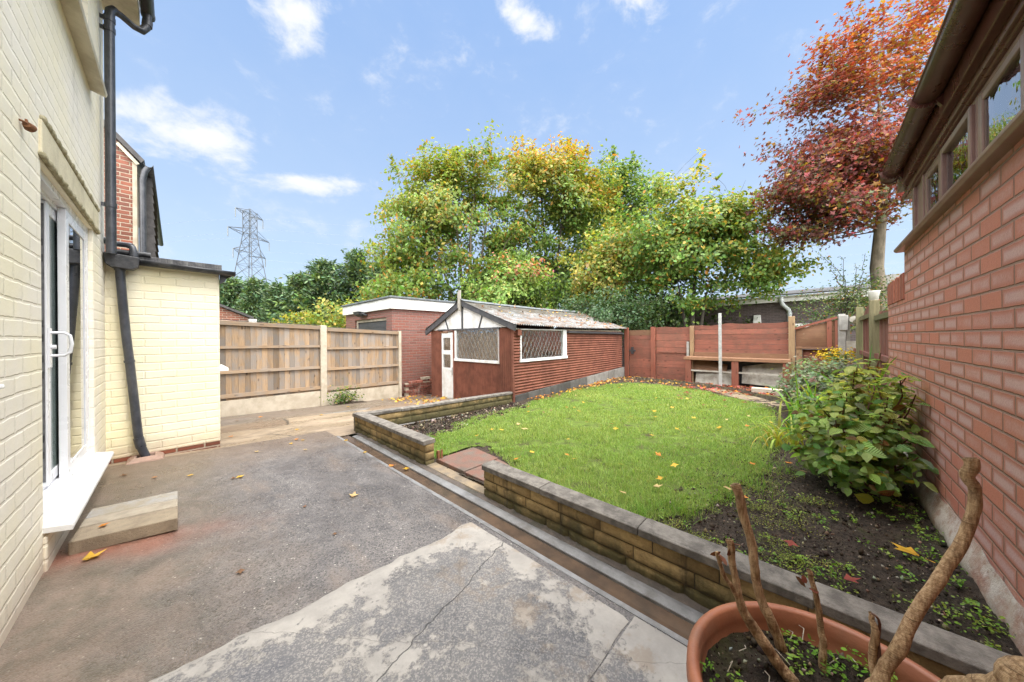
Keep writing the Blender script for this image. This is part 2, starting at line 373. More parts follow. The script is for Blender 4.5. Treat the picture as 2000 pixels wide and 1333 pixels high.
M['mortar_dark'] = std('dark mortar', (.15,.125,.085), (.07,.062,.045), .95, 12., .006, 60.)
M['coping'] = std('weathered coping', (.205,.185,.16), (.09,.08,.069), .75, 15., .004, 140., dirt=((.075,.066,.055), .75))
M['kerb'] = std('wet grey kerb', (.225,.225,.228), (.14,.138,.138), .36, 8., .0025, 140., dirt=((.075,.06,.048), .6))
M['red_wood_y'] = wood('red stained boards', 'y', (.29,.105,.070), (.185,.068,.048), (.085,.032,.02), .65, ((.165,.075,.052), .75), ((.16,.11,.085), .7))
M['red_wood_z'] = wood('red stained upright', 'z', (.27,.088,.055), (.18,.060,.040), (.10,.035,.02), .65, ((.20,.09,.06), .5), ((.20,.14,.09), .4))
M['plain_wood_z'] = wood('bare timber post', 'z', (.34,.235,.13), (.22,.145,.08), (.10,.06,.03), .75, ((.20,.10,.06), .5))
M['plain_wood_y'] = wood('rotting timber', 'y', (.27,.15,.085), (.15,.085,.05), (.06,.035,.02), .8, ((.20,.10,.06), .6), ((.36,.29,.19), .5))
M['green_post_z'] = wood('mossy timber', 'z', (.24,.21,.12), (.13,.12,.07), (.06,.05,.03), .8, ((.13,.14,.06), .5))
M['fence_red_x'] = wood('dull red fence boards', 'z', (.23,.085,.065), (.16,.065,.052), (.07,.03,.02), .75, ((.22,.13,.11), .5))
M['old_white'] = std('flaking white board', (.42,.40,.35), (.26,.235,.195), .75, 6., .002, 50., dirt=((.13,.095,.065), .75))
M['galv'] = std('galvanised steel', (.50,.51,.50), (.36,.37,.36), .5, 10., .001, 60., metal=.35)
M['brown_plastic'] = std('brown plastic', (.135,.050,.038), (.095,.037,.030), .28, 4., .0006, 120., dirt=((.17,.09,.065), .25), spec=.6)
M['brown_frame'] = std('brown window frame', (.25,.155,.138), (.20,.12,.107), .32, 5., .0004, 100., dirt=((.20,.13,.11), .2), spec=.55)
M['pot'] = std('terracotta plastic pot', (.36,.135,.068), (.29,.105,.055), .5, 7., .0012, 60., dirt=((.23,.13,.085), .6))
M['bark_pale'] = stem_bark()
M['bark'] = std('grey bark', (.20,.165,.12), (.10,.085,.06), .9, 10., .012, 30., stretch=(1, 1, .3))
M['bark_dark'] = std('dark bark', (.065,.055,.042), (.035,.03,.024), .9, 10., .012, 30., stretch=(1, 1, .3))
M['stem_red'] = std('red brown stem', (.14,.055,.030), (.08,.035,.02), .7, 20., .002, 60.)
M['steel_far'] = std('pylon steel', (.10,.11,.125), (.08,.09,.10), .7, .5, 0., 5.)
M['insulator'] = std('insulator glass', (.20,.22,.23), rough=.4)
M['wire'] = std('wire', (.32,.36,.42), rough=.6)
M['cable'] = std('black cable', (.03,.03,.03), rough=.5)
M['leaf_tree'] = foliage('tree leaf', .38, .5, .35)
M['leaf_conifer'] = foliage('conifer spray', .15, .6, .3)
M['leaf_shrub'] = foliage('shrub leaf', .42, .36, .45, True)
M['leaf_blade'] = foliage('strap leaf', .38, .35, .4)
M['grass_blade'] = foliage('grass blade', .42, .5, .3)
M['leaf_dead'] = foliage('fallen leaf', .18, .55, .35)
M['leaf_weed'] = foliage('weed leaf', .35, .45, .35)
M['lead'] = std('lead strip', (.32,.32,.31), rough=.6)
M['grey_plastic'] = std('pale grey plastic', (.62,.66,.68), (.52,.56,.58), .4)
M['shed_inside'] = std('shed lining', (.66,.61,.44), (.55,.50,.36), .8)
M['dark_inside'] = std('dark inside', (.03,.03,.032), rough=.8)
SUN_E, SUN_A, SUN_STR, SUN_ANG = 62., -80., 1.3, 20.
SKY_STR, SKY_TINT, HAZE_COL, ZEN_COL, CLOUD_COL, FILL_COL, EXPO = .15, (.7, .72, .72), (1.65, 2.08, 2.66), (.98, 1.50, 2.50), (2.65, 2.72, 2.82), (17.5, 17.3, 16.9), 1.35
# ---------------------------------------------------------------- ground
def patio_z(x, y):
    z = .03 - .034*(x + .49)
    if y > 4.9: z -= .25*min((y - 4.9)/3.6, 1.1)
    return z
def lawn_z(x, y):
    k = min(max((y + .55)/5.2, 0), 1)
    z0 = .11*(1 - k) - .10*k
    f = min(max((x - 2)/8., 0), 1)
    if k > .5: z0 -= .06*math.sin(PI*f)*(k - .5)*2
    z0 = z0*(1 - f) + (-.06)*f
    return z0 + .012*fnoise(x, y, 0, 1.6)
def tarmac_mat():
    t = NT('wet tarmac'); p = t.xyz()
    agg = t.n('TexVoronoi', {'feature': 'F1'}, Vector=t.pos(), Scale=150.)
    rv = t.n('SeparateXYZ', Vector=agg.outputs['Color']).outputs
    big = t.noise(.9, 6, .65); mid = t.noise(4.5, 6, .7)
    c = t.mix(t.ramp(mid, .3, .7), (.160,.147,.142), (.088,.081,.081))
    c = t.mix(t.math('MULTIPLY', t.ramp(rv[0], .55, 1.), .42), c, (.30,.265,.235))
    c = t.mix(t.math('MULTIPLY', t.ramp(rv[1], .62, .95), .75), c, (.026,.025,.025))
    c = t.mix(t.ramp(rv[2], .9955, .998), c, (.50,.47,.42))
    # brown moss and brick dust beside the house wall, pale dust in the middle
    e = t.math('ADD', p[0], t.math('MULTIPLY', t.noise(1.7, 6, .7), 1.2))
    c = t.mix(t.math('MULTIPLY', t.ramp(e, 1.25, .2), .62), c, t.mix(t.ramp(t.noise(7., 6, .75), .38, .66), (.21,.145,.098), (.115,.088,.048)))
    r1 = t.math('ADD', t.math('ABSOLUTE', t.math('ADD', t.math('SUBTRACT', p[1], 2.95), t.math('MULTIPLY', p[0], .35))), t.math('MULTIPLY', t.noise(3., 5, .7), .5))
    c = t.mix(t.math('MULTIPLY', t.math('MULTIPLY', t.ramp(r1, .52, .2), t.ramp(e, 1.15, .1)), .6), c, (.36,.115,.070))
    f = t.math('ADD', p[1], t.math('MULTIPLY', t.noise(2.4, 6, .7), 1.2))
    c = t.mix(t.math('MULTIPLY', t.ramp(f, 4.3, 5.6), .75), c, t.mix(t.noise(6., 5), (.21,.16,.115), (.14,.095,.068)))
    st = t.ramp(t.noise(1., 6, .7, t.scaled(3.2, .9, 1.)), .50, .72)
    c = t.mix(t.math('MULTIPLY', st, .55), c, (.21,.16,.125))
    wetn = t.noise(1.25, 5, .65, t.scaled(1., .7, 1.))
    wet = t.ramp(wetn, .38, .60)
    c = t.mix(t.math('MULTIPLY', wet, .35), c, t.mix(1., c, (.5,.5,.52), 'MULTIPLY'))
    rough = t.math('SUBTRACT', .64, t.math('MULTIPLY', wet, .38))
    h = t.math('ADD', t.math('MULTIPLY', agg.outputs['Distance'], -1.), t.math('MULTIPLY', mid, .6))
    return t.done(t.bsdf(c, rough, t.bump(h, .0035, .7), .5))
def slab_mat():
    t = NT('worn cement screed'); p = t.xyz()
    n1 = t.noise(2.6, 8, .72); n2 = t.noise(11., 7, .75); n3 = t.noise(60., 4, .7)
    edge = t.math('ADD', t.math('MULTIPLY', t.ramp(p[1], 1.45, 1.78), .13), t.math('MULTIPLY', t.ramp(p[1], .85, .62), .06))
    edge = t.math('ADD', edge, t.math('MULTIPLY', t.ramp(p[0], 1.1, 1.4), .07))
    k = t.ramp(t.math('ADD', t.math('ADD', t.math('MULTIPLY', n1, .75), t.math('MULTIPLY', n2, .55)), t.math('ADD', edge, t.math('MULTIPLY', t.math('SUBTRACT', n3, .5), .10))), .665, .735)
    agg = t.n('TexVoronoi', {'feature': 'F1'}, Vector=t.pos(), Scale=190.)
    rv = t.n('SeparateXYZ', Vector=agg.outputs['Color']).outputs
    dark = t.mix(t.ramp(rv[0], .4, 1.), (.120,.115,.114), (.245,.226,.210))
    pale = t.mix(t.ramp(t.noise(5., 6, .7), .3, .7), (.325,.302,.272), (.235,.218,.198))
    c = t.mix(k, dark, pale)
    c = t.mix(t.math('MULTIPLY', t.math('MULTIPLY', t.ramp(t.noise(3.3, 6, .8), .52, .62), t.ramp(p[0], .7, 1.2)), .5), c, (.20,.145,.095))
    # cracks
    w = t.noise(1.6, 5, .65, col=True); ws = t.n('SeparateXYZ', Vector=w).outputs
    def crack(a0, b0, wd):       # the line y = a0 + b0 x, wandering
        q = t.math('SUBTRACT', t.math('SUBTRACT', t.math('ADD', p[1], t.math('MULTIPLY', t.math('SUBTRACT', ws[0], .5), .20)), a0), t.math('MULTIPLY', p[0], b0))
        q = t.math('ADD', q, t.math('MULTIPLY', t.math('SUBTRACT', t.noise(22., 3), .5), .02))
        return t.ramp(t.math('ABSOLUTE', q), wd*.4, wd, 1., 0.)
    ck = t.math('MAXIMUM', crack(1.02, .28, .004), t.math('MULTIPLY', crack(2.0, -1.2, .003), .3))
    ck = t.math('MAXIMUM', ck, t.math('MULTIPLY', crack(.1, 1.25, .002), .3))
    c = t.mix(t.math('MULTIPLY', ck, .8), c, (.05,.05,.048))
    wet = t.ramp(t.noise(1.9, 5, .7), .42, .62)
    wet = t.math('MULTIPLY', wet, t.math('SUBTRACT', 1., t.math('MULTIPLY', k, .7)))
    c = t.mix(t.math('MULTIPLY', wet, .35), c, t.mix(1., c, (.55,.55,.58), 'MULTIPLY'))
    h = t.math('ADD', t.math('MULTIPLY', n2, .6), t.math('MULTIPLY', n3, .3)); h = t.math('SUBTRACT', h, t.math('MULTIPLY', ck, .9))
    h = t.math('ADD', h, t.math('MULTIPLY', k, .35))
    return t.done(t.bsdf(c, t.math('SUBTRACT', .66, t.math('MULTIPLY', wet, .40)), t.bump(h, .005, .8), .5))
def paving_mat():
    t = NT('old stone paving'); p = t.xyz()
    w = t.noise(2., 4, .6, col=True); ws = t.n('SeparateXYZ', Vector=w).outputs
    v = t.vec(t.math('ADD', t.math('MULTIPLY', p[0], .55), t.math('MULTIPLY', ws[0], .12)), t.math('ADD', t.math('MULTIPLY', p[1], 1.35), t.math('MULTIPLY', ws[1], .15)), 0.)
    vo = t.n('TexVoronoi', {'feature': 'F1'}, Vector=v, Scale=1.25); ed = t.n('TexVoronoi', {'feature': 'DISTANCE_TO_EDGE'}, Vector=v, Scale=1.25).outputs['Distance']
    r = t.n('SeparateXYZ', Vector=vo.outputs['Color']).outputs
    c = t.mix(t.ramp(r[0], .25, .8), (.31,.24,.165), (.19,.135,.092)); c = t.mix(t.ramp(r[1], .68, .8), c, (.22,.215,.21))
    c = t.mix(t.math('MULTIPLY', t.ramp(t.noise(5., 7, .75), .40, .66), .6), c, (.16,.12,.085))
    c = t.mix(t.ramp(ed, .012, .004), c, (.05,.042,.034))
    far = t.ramp(t.math('ADD', p[1], t.math('MULTIPLY', t.noise(2., 5), .6)), 7.15, 7.5)
    c = t.mix(t.math('MULTIPLY', far, .85), c, t.mix(t.noise(4., 6, .7), (.17,.13,.10), (.09,.075,.062)))
    wet = t.ramp(t.noise(1.6, 5, .65, t.scaled(.6, 1., 1.)), .40, .62)
    c = t.mix(t.math('MULTIPLY', wet, .4), c, t.mix(1., c, (.5,.48,.46), 'MULTIPLY'))
    return t.done(t.bsdf(c, t.math('SUBTRACT', .62, t.math('MULTIPLY', wet, .38)), t.bump(t.math('ADD', t.noise(30., 5, .7), t.math('MULTIPLY', t.ramp(ed, .0, .014), .8)), .004, .8), .5))
def soil_mat():
    t = NT('garden soil'); n1 = t.noise(22., 8, .75); n2 = t.noise(3., 6, .7)
    n3 = t.noise(70., 6, .8); c = t.mix(t.ramp(t.math('ADD', t.math('MULTIPLY', n1, .5), t.math('MULTIPLY', n3, .5)), .36, .64), (.016,.012,.0095), (.098,.071,.051))
    c = t.mix(t.math('MULTIPLY', t.ramp(n2, .55, .72), .55), c, (.10,.115,.030))
    return t.done(t.bsdf(c, .85, t.bump(t.math('ADD', n1, t.math('MULTIPLY', n3, .5)), .035, 1.), .3))
M['soil'] = soil_mat(); M['tarmac'] = tarmac_mat(); M['slab'] = slab_mat(); M['paving'] = paving_mat()
M['turf'] = std('turf floor', (.110,.165,.030), (.070,.085,.026), .95, 9., .012, 50., dirt=((.048,.036,.024), .85), spec=.1)
M['channel'] = std('wet channel bed', (.105,.070,.048), (.060,.043,.032), .20, 6., .0015, 90., dirt=((.05,.04,.032), .5))
M['footing_dirt'] = std('gritty wet footing', (.115,.090,.072), (.060,.050,.042), .6, 12., .006, 90., dirt=((.045,.045,.028), .8))
M['red_slab'] = std('worn red slab', (.175,.085,.062), (.13,.105,.085), .5, 9., .003, 70., dirt=((.085,.068,.052), .75))
M['beige_slab'] = std('worn buff slab', (.27,.205,.13), (.15,.125,.10), .5, 9., .003, 70., dirt=((.085,.07,.055), .7))
M['earth'] = std('waste ground', (.06,.085,.03), (.10,.085,.05), .95, .4, .05, 3.)
def struct(mb, name, mat, **k): return mb.build(name, mat, kind='structure', **k)
b = MB(); b.box(-900, 900, -900, 900, -1.2, -.62); struct(b, 'ground', M['earth'])
b = MB(); b.grid(lambda u, v: (-.49 + 1.946*u, -2.5 + 7.55*v, patio_z(-.49 + 1.946*u, -2.5 + 7.55*v) + .004*fnoise(u*6, v*20)), 24, 80)
struct(b, 'patio', M['tarmac'])
b = MB()
def pav(u, v):
    y = 4.60 + 4.10*v; x = -.6 + (5.65 + .6)*u
    return (x, y, patio_z(x, y) - .004 + .006*fnoise(x, y, 3, 1.3))
b.grid(pav, 40, 30); struct(b, 'paving', M['paving'])
b = MB()
def slabf(u, v):
    x = -1.0 + 2.40*u; y0 = .62 + .012*fnoise(x, 7, 0, 5.); y1 = 1.75 + .035*fnoise(x, 1, 0, 4.) + .02*fnoise(x, 3, 0, 14.)
    y = y0 + (y1 - y0)*v
    e = min(v, 1-v)*1.1; return (x, y, patio_z(x, y) + (.014 if .001 < v < .999 else .002))
b.grid(slabf, 90, 40, smooth=True); struct(b, 'concrete_slab', M['slab'])
b = MB()                                                            # side flag behind the slab, towards the pot
b.grid(lambda u, v: (1.05 + .39*u, -2. + 2.61*v, patio_z(1.05 + .39*u, 0) + .009), 6, 20); struct(b, 'patio_flag', M['slab'])
# drainage channel and kerb in front of the garden wall
b = MB(); b.prism([(1.455,-.1),(1.455,-.0335),(1.486,-.0345),(1.491,-.040),(1.491,-.1)], 'y', -2., 4.62); struct(b, 'channel_edge', M['kerb'])
b = MB(); b.prism([(1.491,-.15),(1.491,-.0485),(1.53,-.0525),(1.600,-.0500),(1.600,-.15)], 'y', -2., 4.62); struct(b, 'drain_channel', M['channel'])
b = MB(); b.prism([(1.600,-.15),(1.600,-.036),(1.603,-.0325),(1.645,-.0285),(1.671,-.0300),(1.671,-.15)], 'y', -2., 4.45); struct(b, 'kerb', M['kerb'])
b = MB()
def ftg(u, v):
    y = -2. + 6.52*u; x = 1.669 + .05*v; return (x, y, -.0285 + .010*v + .004*fnoise(y, x*8, 0, 9.) + (.012*max(0, fnoise(y, 2, 0, 5.))*v))
b.grid(ftg, 500, 6); struct(b, 'wall_footing', M['footing_dirt'])
# earth of the garden
b = MB(); X0, X1, Y0, Y1 = 1.80, 10.9, -.62, 4.85
def soilf(u, v):
    x = X0 + (X1-X0)*u**1.35; y = Y0 + (Y1-Y0)*v
    return (x, y, lawn_z(x, y) + .020*fnoise(x, y, 1, 5.) + .010*fnoise(x, y, 2, 17.) + .009*fnoise(x, y, 5, 42.) + .006*fnoise(x, y, 6, 75.))
b.grid(soilf, 400, 330); struct(b, 'flower_bed', M['soil'])
LAWN = [(1.86,.80),(1.84,1.95),(1.95,2.02),(2.28,2.30),(2.33,2.80),(1.86,2.86),(1.88,3.25),(2.3,3.85),(3.2,4.18),(4.3,4.22),(5.5,4.42),(7.2,4.42),(8.8,3.95),(8.95,2.9),(8.7,2.1),(7.9,1.2),(7.25,.55),(5.8,.32),(4.3,.22),(3.2,.30),(2.6,.42),(2.15,.62)]
def inpoly(P, poly):
    x, y = P[:, 0], P[:, 1]; r = np.zeros(len(P), bool); n = len(poly)
    for i in range(n):
        (x1, y1), (x2, y2) = poly[i], poly[(i+1) % n]
        if y1 == y2: continue
        r ^= ((y1 > y) != (y2 > y)) & (x < (x2-x1)*(y-y1)/(y2-y1) + x1)
    return r
def smooth_poly(poly, n=5, wob=.05):
    k = len(poly); out = []
    for i in range(k):
        p0, p1, p2, p3 = (np.array(poly[(i+j-1) % k]) for j in range(4))
        for t in np.linspace(0, 1, n, endpoint=False):
            q = .5*((2*p1) + (-p0+p2)*t + (2*p0-5*p1+4*p2-p3)*t*t + (-p0+3*p1-3*p2+p3)*t**3)
            out.append((q[0] + wob*fnoise(q[0], q[1], 0, 3.), q[1] + wob*fnoise(q[0], q[1], 9, 3.)))
    return out
LAWNS = smooth_poly(LAWN)
def edge_dist(P):
    Q = np.array(LAWNS); A, B_ = Q, np.roll(Q, -1, 0); best = np.full(len(P), 9.)
    for a, b_ in zip(A, B_):
        d = b_ - a; t = np.clip(((P - a) @ d)/(d @ d + 1e-9), 0, 1); best = np.minimum(best, np.linalg.norm(P - (a + t[:, None]*d), axis=1))
    return best
# turf floor under the grass: cells of a fine sheet inside the outline
step = .05; b = MB(); gx = np.arange(1.8, 9.1, step); gy = np.arange(.1, 4.6, step)
cells = [(x, y) for x in gx for y in gy]; CP = np.array([(x+step/2, y+step/2) for x, y in cells]); ok = inpoly(CP, LAWNS) & (edge_dist(CP) > .11)
vid = {}
def vert(i, j):
    if (i, j) not in vid:
        x, y = 1.8 + i*step, .1 + j*step
        vid[(i, j)] = len(b.v); b.v.append((x, y, soil_top(x, y)))
    return vid[(i, j)]
def soil_top(x, y): return lawn_z(x, y) + .016 + .010*fnoise(x, y, 2, 9.)
for (x, y), o in zip(cells, ok):
    if o:
        i, j = round((x-1.8)/step), round((y-.1)/step)
        b.f.append((vert(i, j), vert(i+1, j), vert(i+1, j+1), vert(i, j+1))); b.t.append(1.); b.sm.append(True)
struct(b, 'lawn', M['turf'])
# grass blades
def make_grass():
    N = 460000
    P = np.stack([rng.uniform(1.8, 9.1, N), rng.uniform(.1, 4.6, N)], 1)
    P = P[inpoly(P, LAWNS)]
    d = np.hypot(P[:, 0], P[:, 1]); P = P[rng.random(len(P)) < np.clip((3.0/d)**1.35, .16, 1)]
    patch = np.array([fnoise(x, y, 4, .9) + .6*fnoise(x, y, 5, 3.) for x, y in P])
    bare = np.array([fnoise(x, y, 14, 2.1) + .7*fnoise(x, y, 15, 6.5) for x, y in P])
    near = np.clip((3.6 - P[:, 0])/1.6, 0, 1)*.25 + np.clip((.9 - P[:, 1])/.6, 0, 1)*.25
    de = edge_dist(P); rag = np.array([fnoise(x, y, 21, 4.5) for x, y in P])
    fade = np.clip((de + .10*rag - .015)/np.where(P[:, 1] < 1.0, .24, .09), 0, 1)
    keep = (bare + rng.normal(0, .12, len(P)) < .40 - near) & (rng.random(len(P)) < fade + .05)
    P, patch, bare = P[keep], patch[keep], bare[keep]; n = len(P); d = np.hypot(P[:, 0], P[:, 1])
    z = np.array([soil_top(x, y) - .004 for x, y in P])
    hgt = (.022 + .013*patch + rng.gamma(2., .0055, n))*np.clip(1.15 - .5*np.clip(bare, 0, 1), .4, 1.3)
    wid = .0026*np.clip(d/2.6, 1, 3.2)*rng.uniform(.7, 1.5, n)
    az = rng.uniform(0, 2*PI, n); lean = rng.normal(.35, .3, n)
    nrm = np.stack([np.cos(az)*np.cos(lean*.5), np.sin(az)*np.cos(lean*.5), np.sin(lean*.5)], 1)
    R = basis(nrm, np.zeros(n))
    # template: x across, y along; rebuilt so that y rises with a lean
    t_ = np.stack([np.cos(az)*np.sin(lean), np.sin(az)*np.sin(lean), np.cos(lean)], 1)
    s_ = np.stack([-np.sin(az), np.cos(az), np.zeros(n)], 1); R = np.stack([s_, t_, np.cross(s_, t_)], 2)
    S = np.stack([wid, hgt, hgt], 1)
    base = np.array([.235, .385, .074]); yel = np.array([.390, .470, .135]); dk = np.array([.150, .265, .060]); straw = np.array([.44, .40, .19])
    k = np.clip(.45 + patch*.5 + rng.normal(0, .22, n), 0, 1)[:, None]
    C = base*(1-k) + yel*k; k2 = (rng.random(n) < .22)[:, None]; C = np.where(k2, dk, C); C = np.where((rng.random(n) < .05)[:, None], straw, C)
    C *= rng.uniform(.75, 1.2, n)[:, None]
    tv = [(-.5,0,0),(.5,0,0),(.38,.55,.06),(0,1,.26),(-.38,.55,.06)]
    o = leaf_mesh('grass', tv, [(0,1,2,4),(4,2,3)], np.column_stack([P, z]), R, S, C, M['grass_blade'])
    tag(o, 'short bright green lawn grass with thin muddy patches', 'grass', kind='stuff')
make_grass()
# path slabs and lawn edging
for poly, m, z in (([(1.83,1.97),(2.2,2.02),(2.26,2.36),(1.83,2.36)], 'red_slab', .022), ([(1.83,2.372),(2.27,2.372),(2.31,2.81),(1.83,2.82)], 'red_slab', .026)):
    b = MB(); zz = lawn_z(2, 2.4) + z + .004; b.prism(poly, 'z', zz - .05, zz); struct(b, 'stepping_slab', M[m], bevel=.006)
b = MB(); b.box(1.712, 1.826, 1.97, 2.83, -.15, -.012); struct(b, 'threshold_slab', M['beige_slab'], bevel=.006)
b = MB(); e0 = [(9.3,1.75),(8.7,1.2),(8.2,.75),(7.75,.3)]
for (xa, ya), (xb, yb) in zip(e0, e0[1:]):
    b.hexa([(xa-.02,ya+.02,-.12),(xb-.02,yb+.02,-.10),(xb-.42,yb+.30,-.10),(xa-.42,ya+.30,-.12),(xa-.02,ya+.02,-.030),(xb-.02,yb+.02,-.015),(xb-.42,yb+.30,-.015),(xa-.42,ya+.30,-.030)])
struct(b, 'garden_path', M['beige_slab'])
# ---------------------------------------------------------------- the painted house
hs = thing('house', 'pale yellow painted brick house with a white sliding patio door', 'house', (-.49, 2, 0))
WX = -.49; D0, D1, DZ0, DZ1 = 2.97, 4.52, .27, 2.215; U0, U1, UZ0, UZ1 = 2.3, 4.38, 3.44, 4.45
b = MB(); wall_boxes(b, 'y', -.76, WX, -4., 5.19, -.4, 4.75, [(D0, D1, DZ0, DZ1), (U0, U1, UZ0, UZ1)])
b.box(-9, -.76, 4.95, 5.19, -.4, 4.75); b.build('wall', M['house_y'], hs)
b = MB()                                                           # rendered lintel with rough cement edges
def roughband(y0, y1, za, zb, out, amp):
    def f(u, v):
        y = y0 + (y1-y0)*u; a = 2*PI*v; w = (1 + amp*fnoise(y, 4, 0, 16.))*min(1., min(u, 1-u)*60); m = (za+zb)/2 + .004*fnoise(y, 2, v, 18.)
        return (WX - .004 + out*w*(.6 - .6*math.cos(a)), y + .004*fnoise(y, v*3, 2, 20.), m - (zb-za)*.5*math.sin(a)*min(1., w + .02))
    return f
b.grid(roughband(2.95, 4.73, 2.415, 2.46, .020, .55), 160, 10); b.build('cement_drip', M['lintel_edge'], hs)
b = MB(); b.grid(roughband(2.92, 4.73, 2.214, 2.256, .022, .6), 160, 10); b.build('lintel_edge', M['lintel_edge'], hs)
b = MB(); b.box(WX-.02, WX+.012, 2.94, 4.72, 2.24, 2.42); b.build('lintel', M['render'], hs, bevel=.006)
# patio door: outer frame, fixed pane on the outer track, sliding leaf drawn back behind it
pd_ = MB(); fx0, fx1 = -.66, -.515
pd_.box(fx0, fx1, D0+.001, D0+.05, DZ0+.05, DZ1-.05); pd_.box(fx0, fx1, D1-.05, D1-.001, DZ0+.05, DZ1-.05)
pd_.box(fx0, fx1, D0+.001, D1-.001, DZ1-.05, DZ1-.001); pd_.box(fx0, fx1+.004, D0+.001, D1-.001, DZ0+.001, DZ0+.05)
pd_.box(-.60, -.55, D0+.05, D1-.05, DZ1-.075, DZ1-.0505); pd_.box(-.585, -.575, D0+.05, D1-.05, DZ0+.0505, DZ0+.068)
door = pd_.build('patio_door', M['upvc'], hs, bevel=.003)
def sash(name, x0, x1, y0, y1, z0, z1, st, parent, mat=M['upvc']):
    b = MB(); b.box(x0, x1, y0, y0+st, z0, z1); b.box(x0, x1, y1-st*.9, y1, z0, z1)
    b.box(x0+.001, x1-.001, y0+st, y1-st*.9, z0, z0+st*.9); b.box(x0+.001, x1-.001, y0+st, y1-st*.9, z1-st*.9, z1)
    b.box(x0+.012, x1-.018, y0+st, y0+st+.012, z0+st*.9, z1-st*.9); b.box(x0+.012, x1-.018, y1-st*.9-.012, y1-st*.9, z0+st*.9, z1-st*.9)
    return b.build(name, mat, parent, bevel=.004)
sash('fixed_frame', -.553, -.517, 3.73, 4.465, DZ0+.052, DZ1-.052, .085, door)
sash('sliding_leaf', -.622, -.558, 3.50, 4.16, DZ0+.07, DZ1-.08, .075, door)
b = MB(); b.box(-.527, -.523, 3.815, 4.389, DZ0+.128, DZ1-.128); b.build('glass', M['glass_door'], door)
b = MB(); b.box(-.569, -.565, 3.575, 4.093, DZ0+.137, DZ1-.147); b.build('glass', M['glass_painted_refl'], door)
b = MB(); b.box(-.612, -.566, 3.4965, 3.4995, DZ0+.10, DZ1-.10, .8)
for z in (.52, .62, 1.02, 1.12, 1.25, 1.34, 1.75, 1.85): b.box(-.582, -.570, 3.4945, 3.4963, z, z+.045, .35)
b.build('lock_strip', M['lock_metal'], door)
b = MB(); zc = 1.235
b.tube([(-.560, 3.535, zc-.075), (-.50, 3.535, zc-.075), (-.476, 3.535, zc-.055), (-.470, 3.535, zc), (-.478, 3.535, zc+.055), (-.50, 3.535, zc+.072), (-.560, 3.535, zc+.072)], .0085, 8)
b.box(-.5575, -.549, 3.51, 3.56, zc-.15, zc+.10); b.tube([(-.555,3.535,zc-.02),(-.53,3.535,zc-.02)], .014, 10)
b.build('door_handle', M['upvc'], door)
b = MB()                                                           # sloping white sill with front lip
b.prism([(-.52, DZ0-.028), (-.395, DZ0-.052), (-.392, DZ0-.030), (-.397, DZ0-.018), (-.512, DZ0+.004), (-.52, DZ0+.004)], 'y', D0-.012, D1+.10)
b.build('door_sill', M['upvc_dirty'], hs, bevel=.003)
b = MB(); b.box(-.515, -.478, D0-.0, D1+.09, -.2, DZ0-.056); b.build('sill_plinth', M['house_y'], hs, bevel=.008)
# upper window with its projecting sill
b = MB(); b.prism([(-.50, 3.44), (-.50, 3.385), (-.405, 3.362), (-.398, 3.392), (-.41, 3.402)], 'y', U0-.1, 4.46); b.build('window_sill', M['cream_soffit'], hs, bevel=.004)
w = sash('window', -.60, -.52, U0+.002, U1-.002, UZ0+.002, UZ1-.002, .07, hs)
b = MB(); b.box(-.565, -.561, U0+.07, U1-.06, UZ0+.06, UZ1-.06); b.build('glass', M['glass_door'], w)
b = MB(); b.box(-3.2, -.765, 2.0, 2.02, .2, 2.4); b.box(-3.2, -.765, 4.9, 4.92, .2, 2.4); b.box(-3.2, -.765, 2.0, 4.92, .22, .24); b.box(-3.2, -.765, 2.0, 4.92, 2.38, 2.4); b.box(-3.22, -3.2, 2., 4.92, .2, 2.4)
b.box(-3.2, -.765, 1.8, 4.9, 3.2, 3.22); b.box(-3.22, -3.2, 1.8, 4.9, 3.2, 4.7)
b.build('room_lining', M['room'], hs)
b = MB()
b.grid(lambda u, v: (-.80 + .035*math.sin(u*46) + .05*(1-v)*math.sin(3*u), 4.02 + .42*u*(.55 + .45*v), .34 + 1.84*v), 70, 6); b.build('curtain', M['curtain'], hs)
b = MB(); b.grid(lambda u, v: (-.655 + .010*math.sin(u*60), 3.30 + 1.02*u, .32 + 1.86*v), 60, 4); b.build('blind', M['blind'], hs)
b = MB(); b.box(-.60, -.25, -4, 5.30, 4.66, 4.72); b.box(-.275, -.25, -4, 5.30, 4.72, 4.86); b.build('soffit', M['cream_soffit'], hs)
b = MB(); b.hexa([(-.22,-4,4.88),(-.22,5.34,4.88),(-5,5.34,7.6),(-5,-4,7.6),(-.20,-4,4.94),(-.20,5.34,4.94),(-5,5.34,7.68),(-5,-4,7.68)]); b.build('roof', M['slate'], hs)
def half_gutter(mb, pts_a, pts_b, r, n=10, th=.006):              # half-round trough between two points
    a, c = Vector(pts_a), Vector(pts_b); t = (c-a).normalized(); s = t.cross(Vector((0,0,1))).normalized()
    V = []
    for p in (a, c):
        for rr in (r, r-th):
            for j in range(n+1):
                q = PI + PI*j/n; V.append(p + s*math.cos(q)*rr + Vector((0,0,1))*math.sin(q)*rr)
    m = n+1; Fc = []
    for j in range(n):
        Fc += [(j, j+1, 2*m+j+1, 2*m+j), (m+j+1, m+j, 3*m+j, 3*m+j+1), (j+1, j, m+j, m+j+1), (2*m+j, 2*m+j+1, 3*m+j+1, 3*m+j)]
    Fc += [(0, 2*m, 3*m, m), (n, m+n, 3*m+n, 2*m+n)]
    return mb.add(V, Fc, 1., True)
b = MB(); half_gutter(b, (-.19,-4,4.80), (-.19,5.22,4.78), .052); b.tube([(-.19,5.20,4.78),(-.19,5.25,4.78)], .055, 12); b.build('gutter', M['black_gutter'], hs)
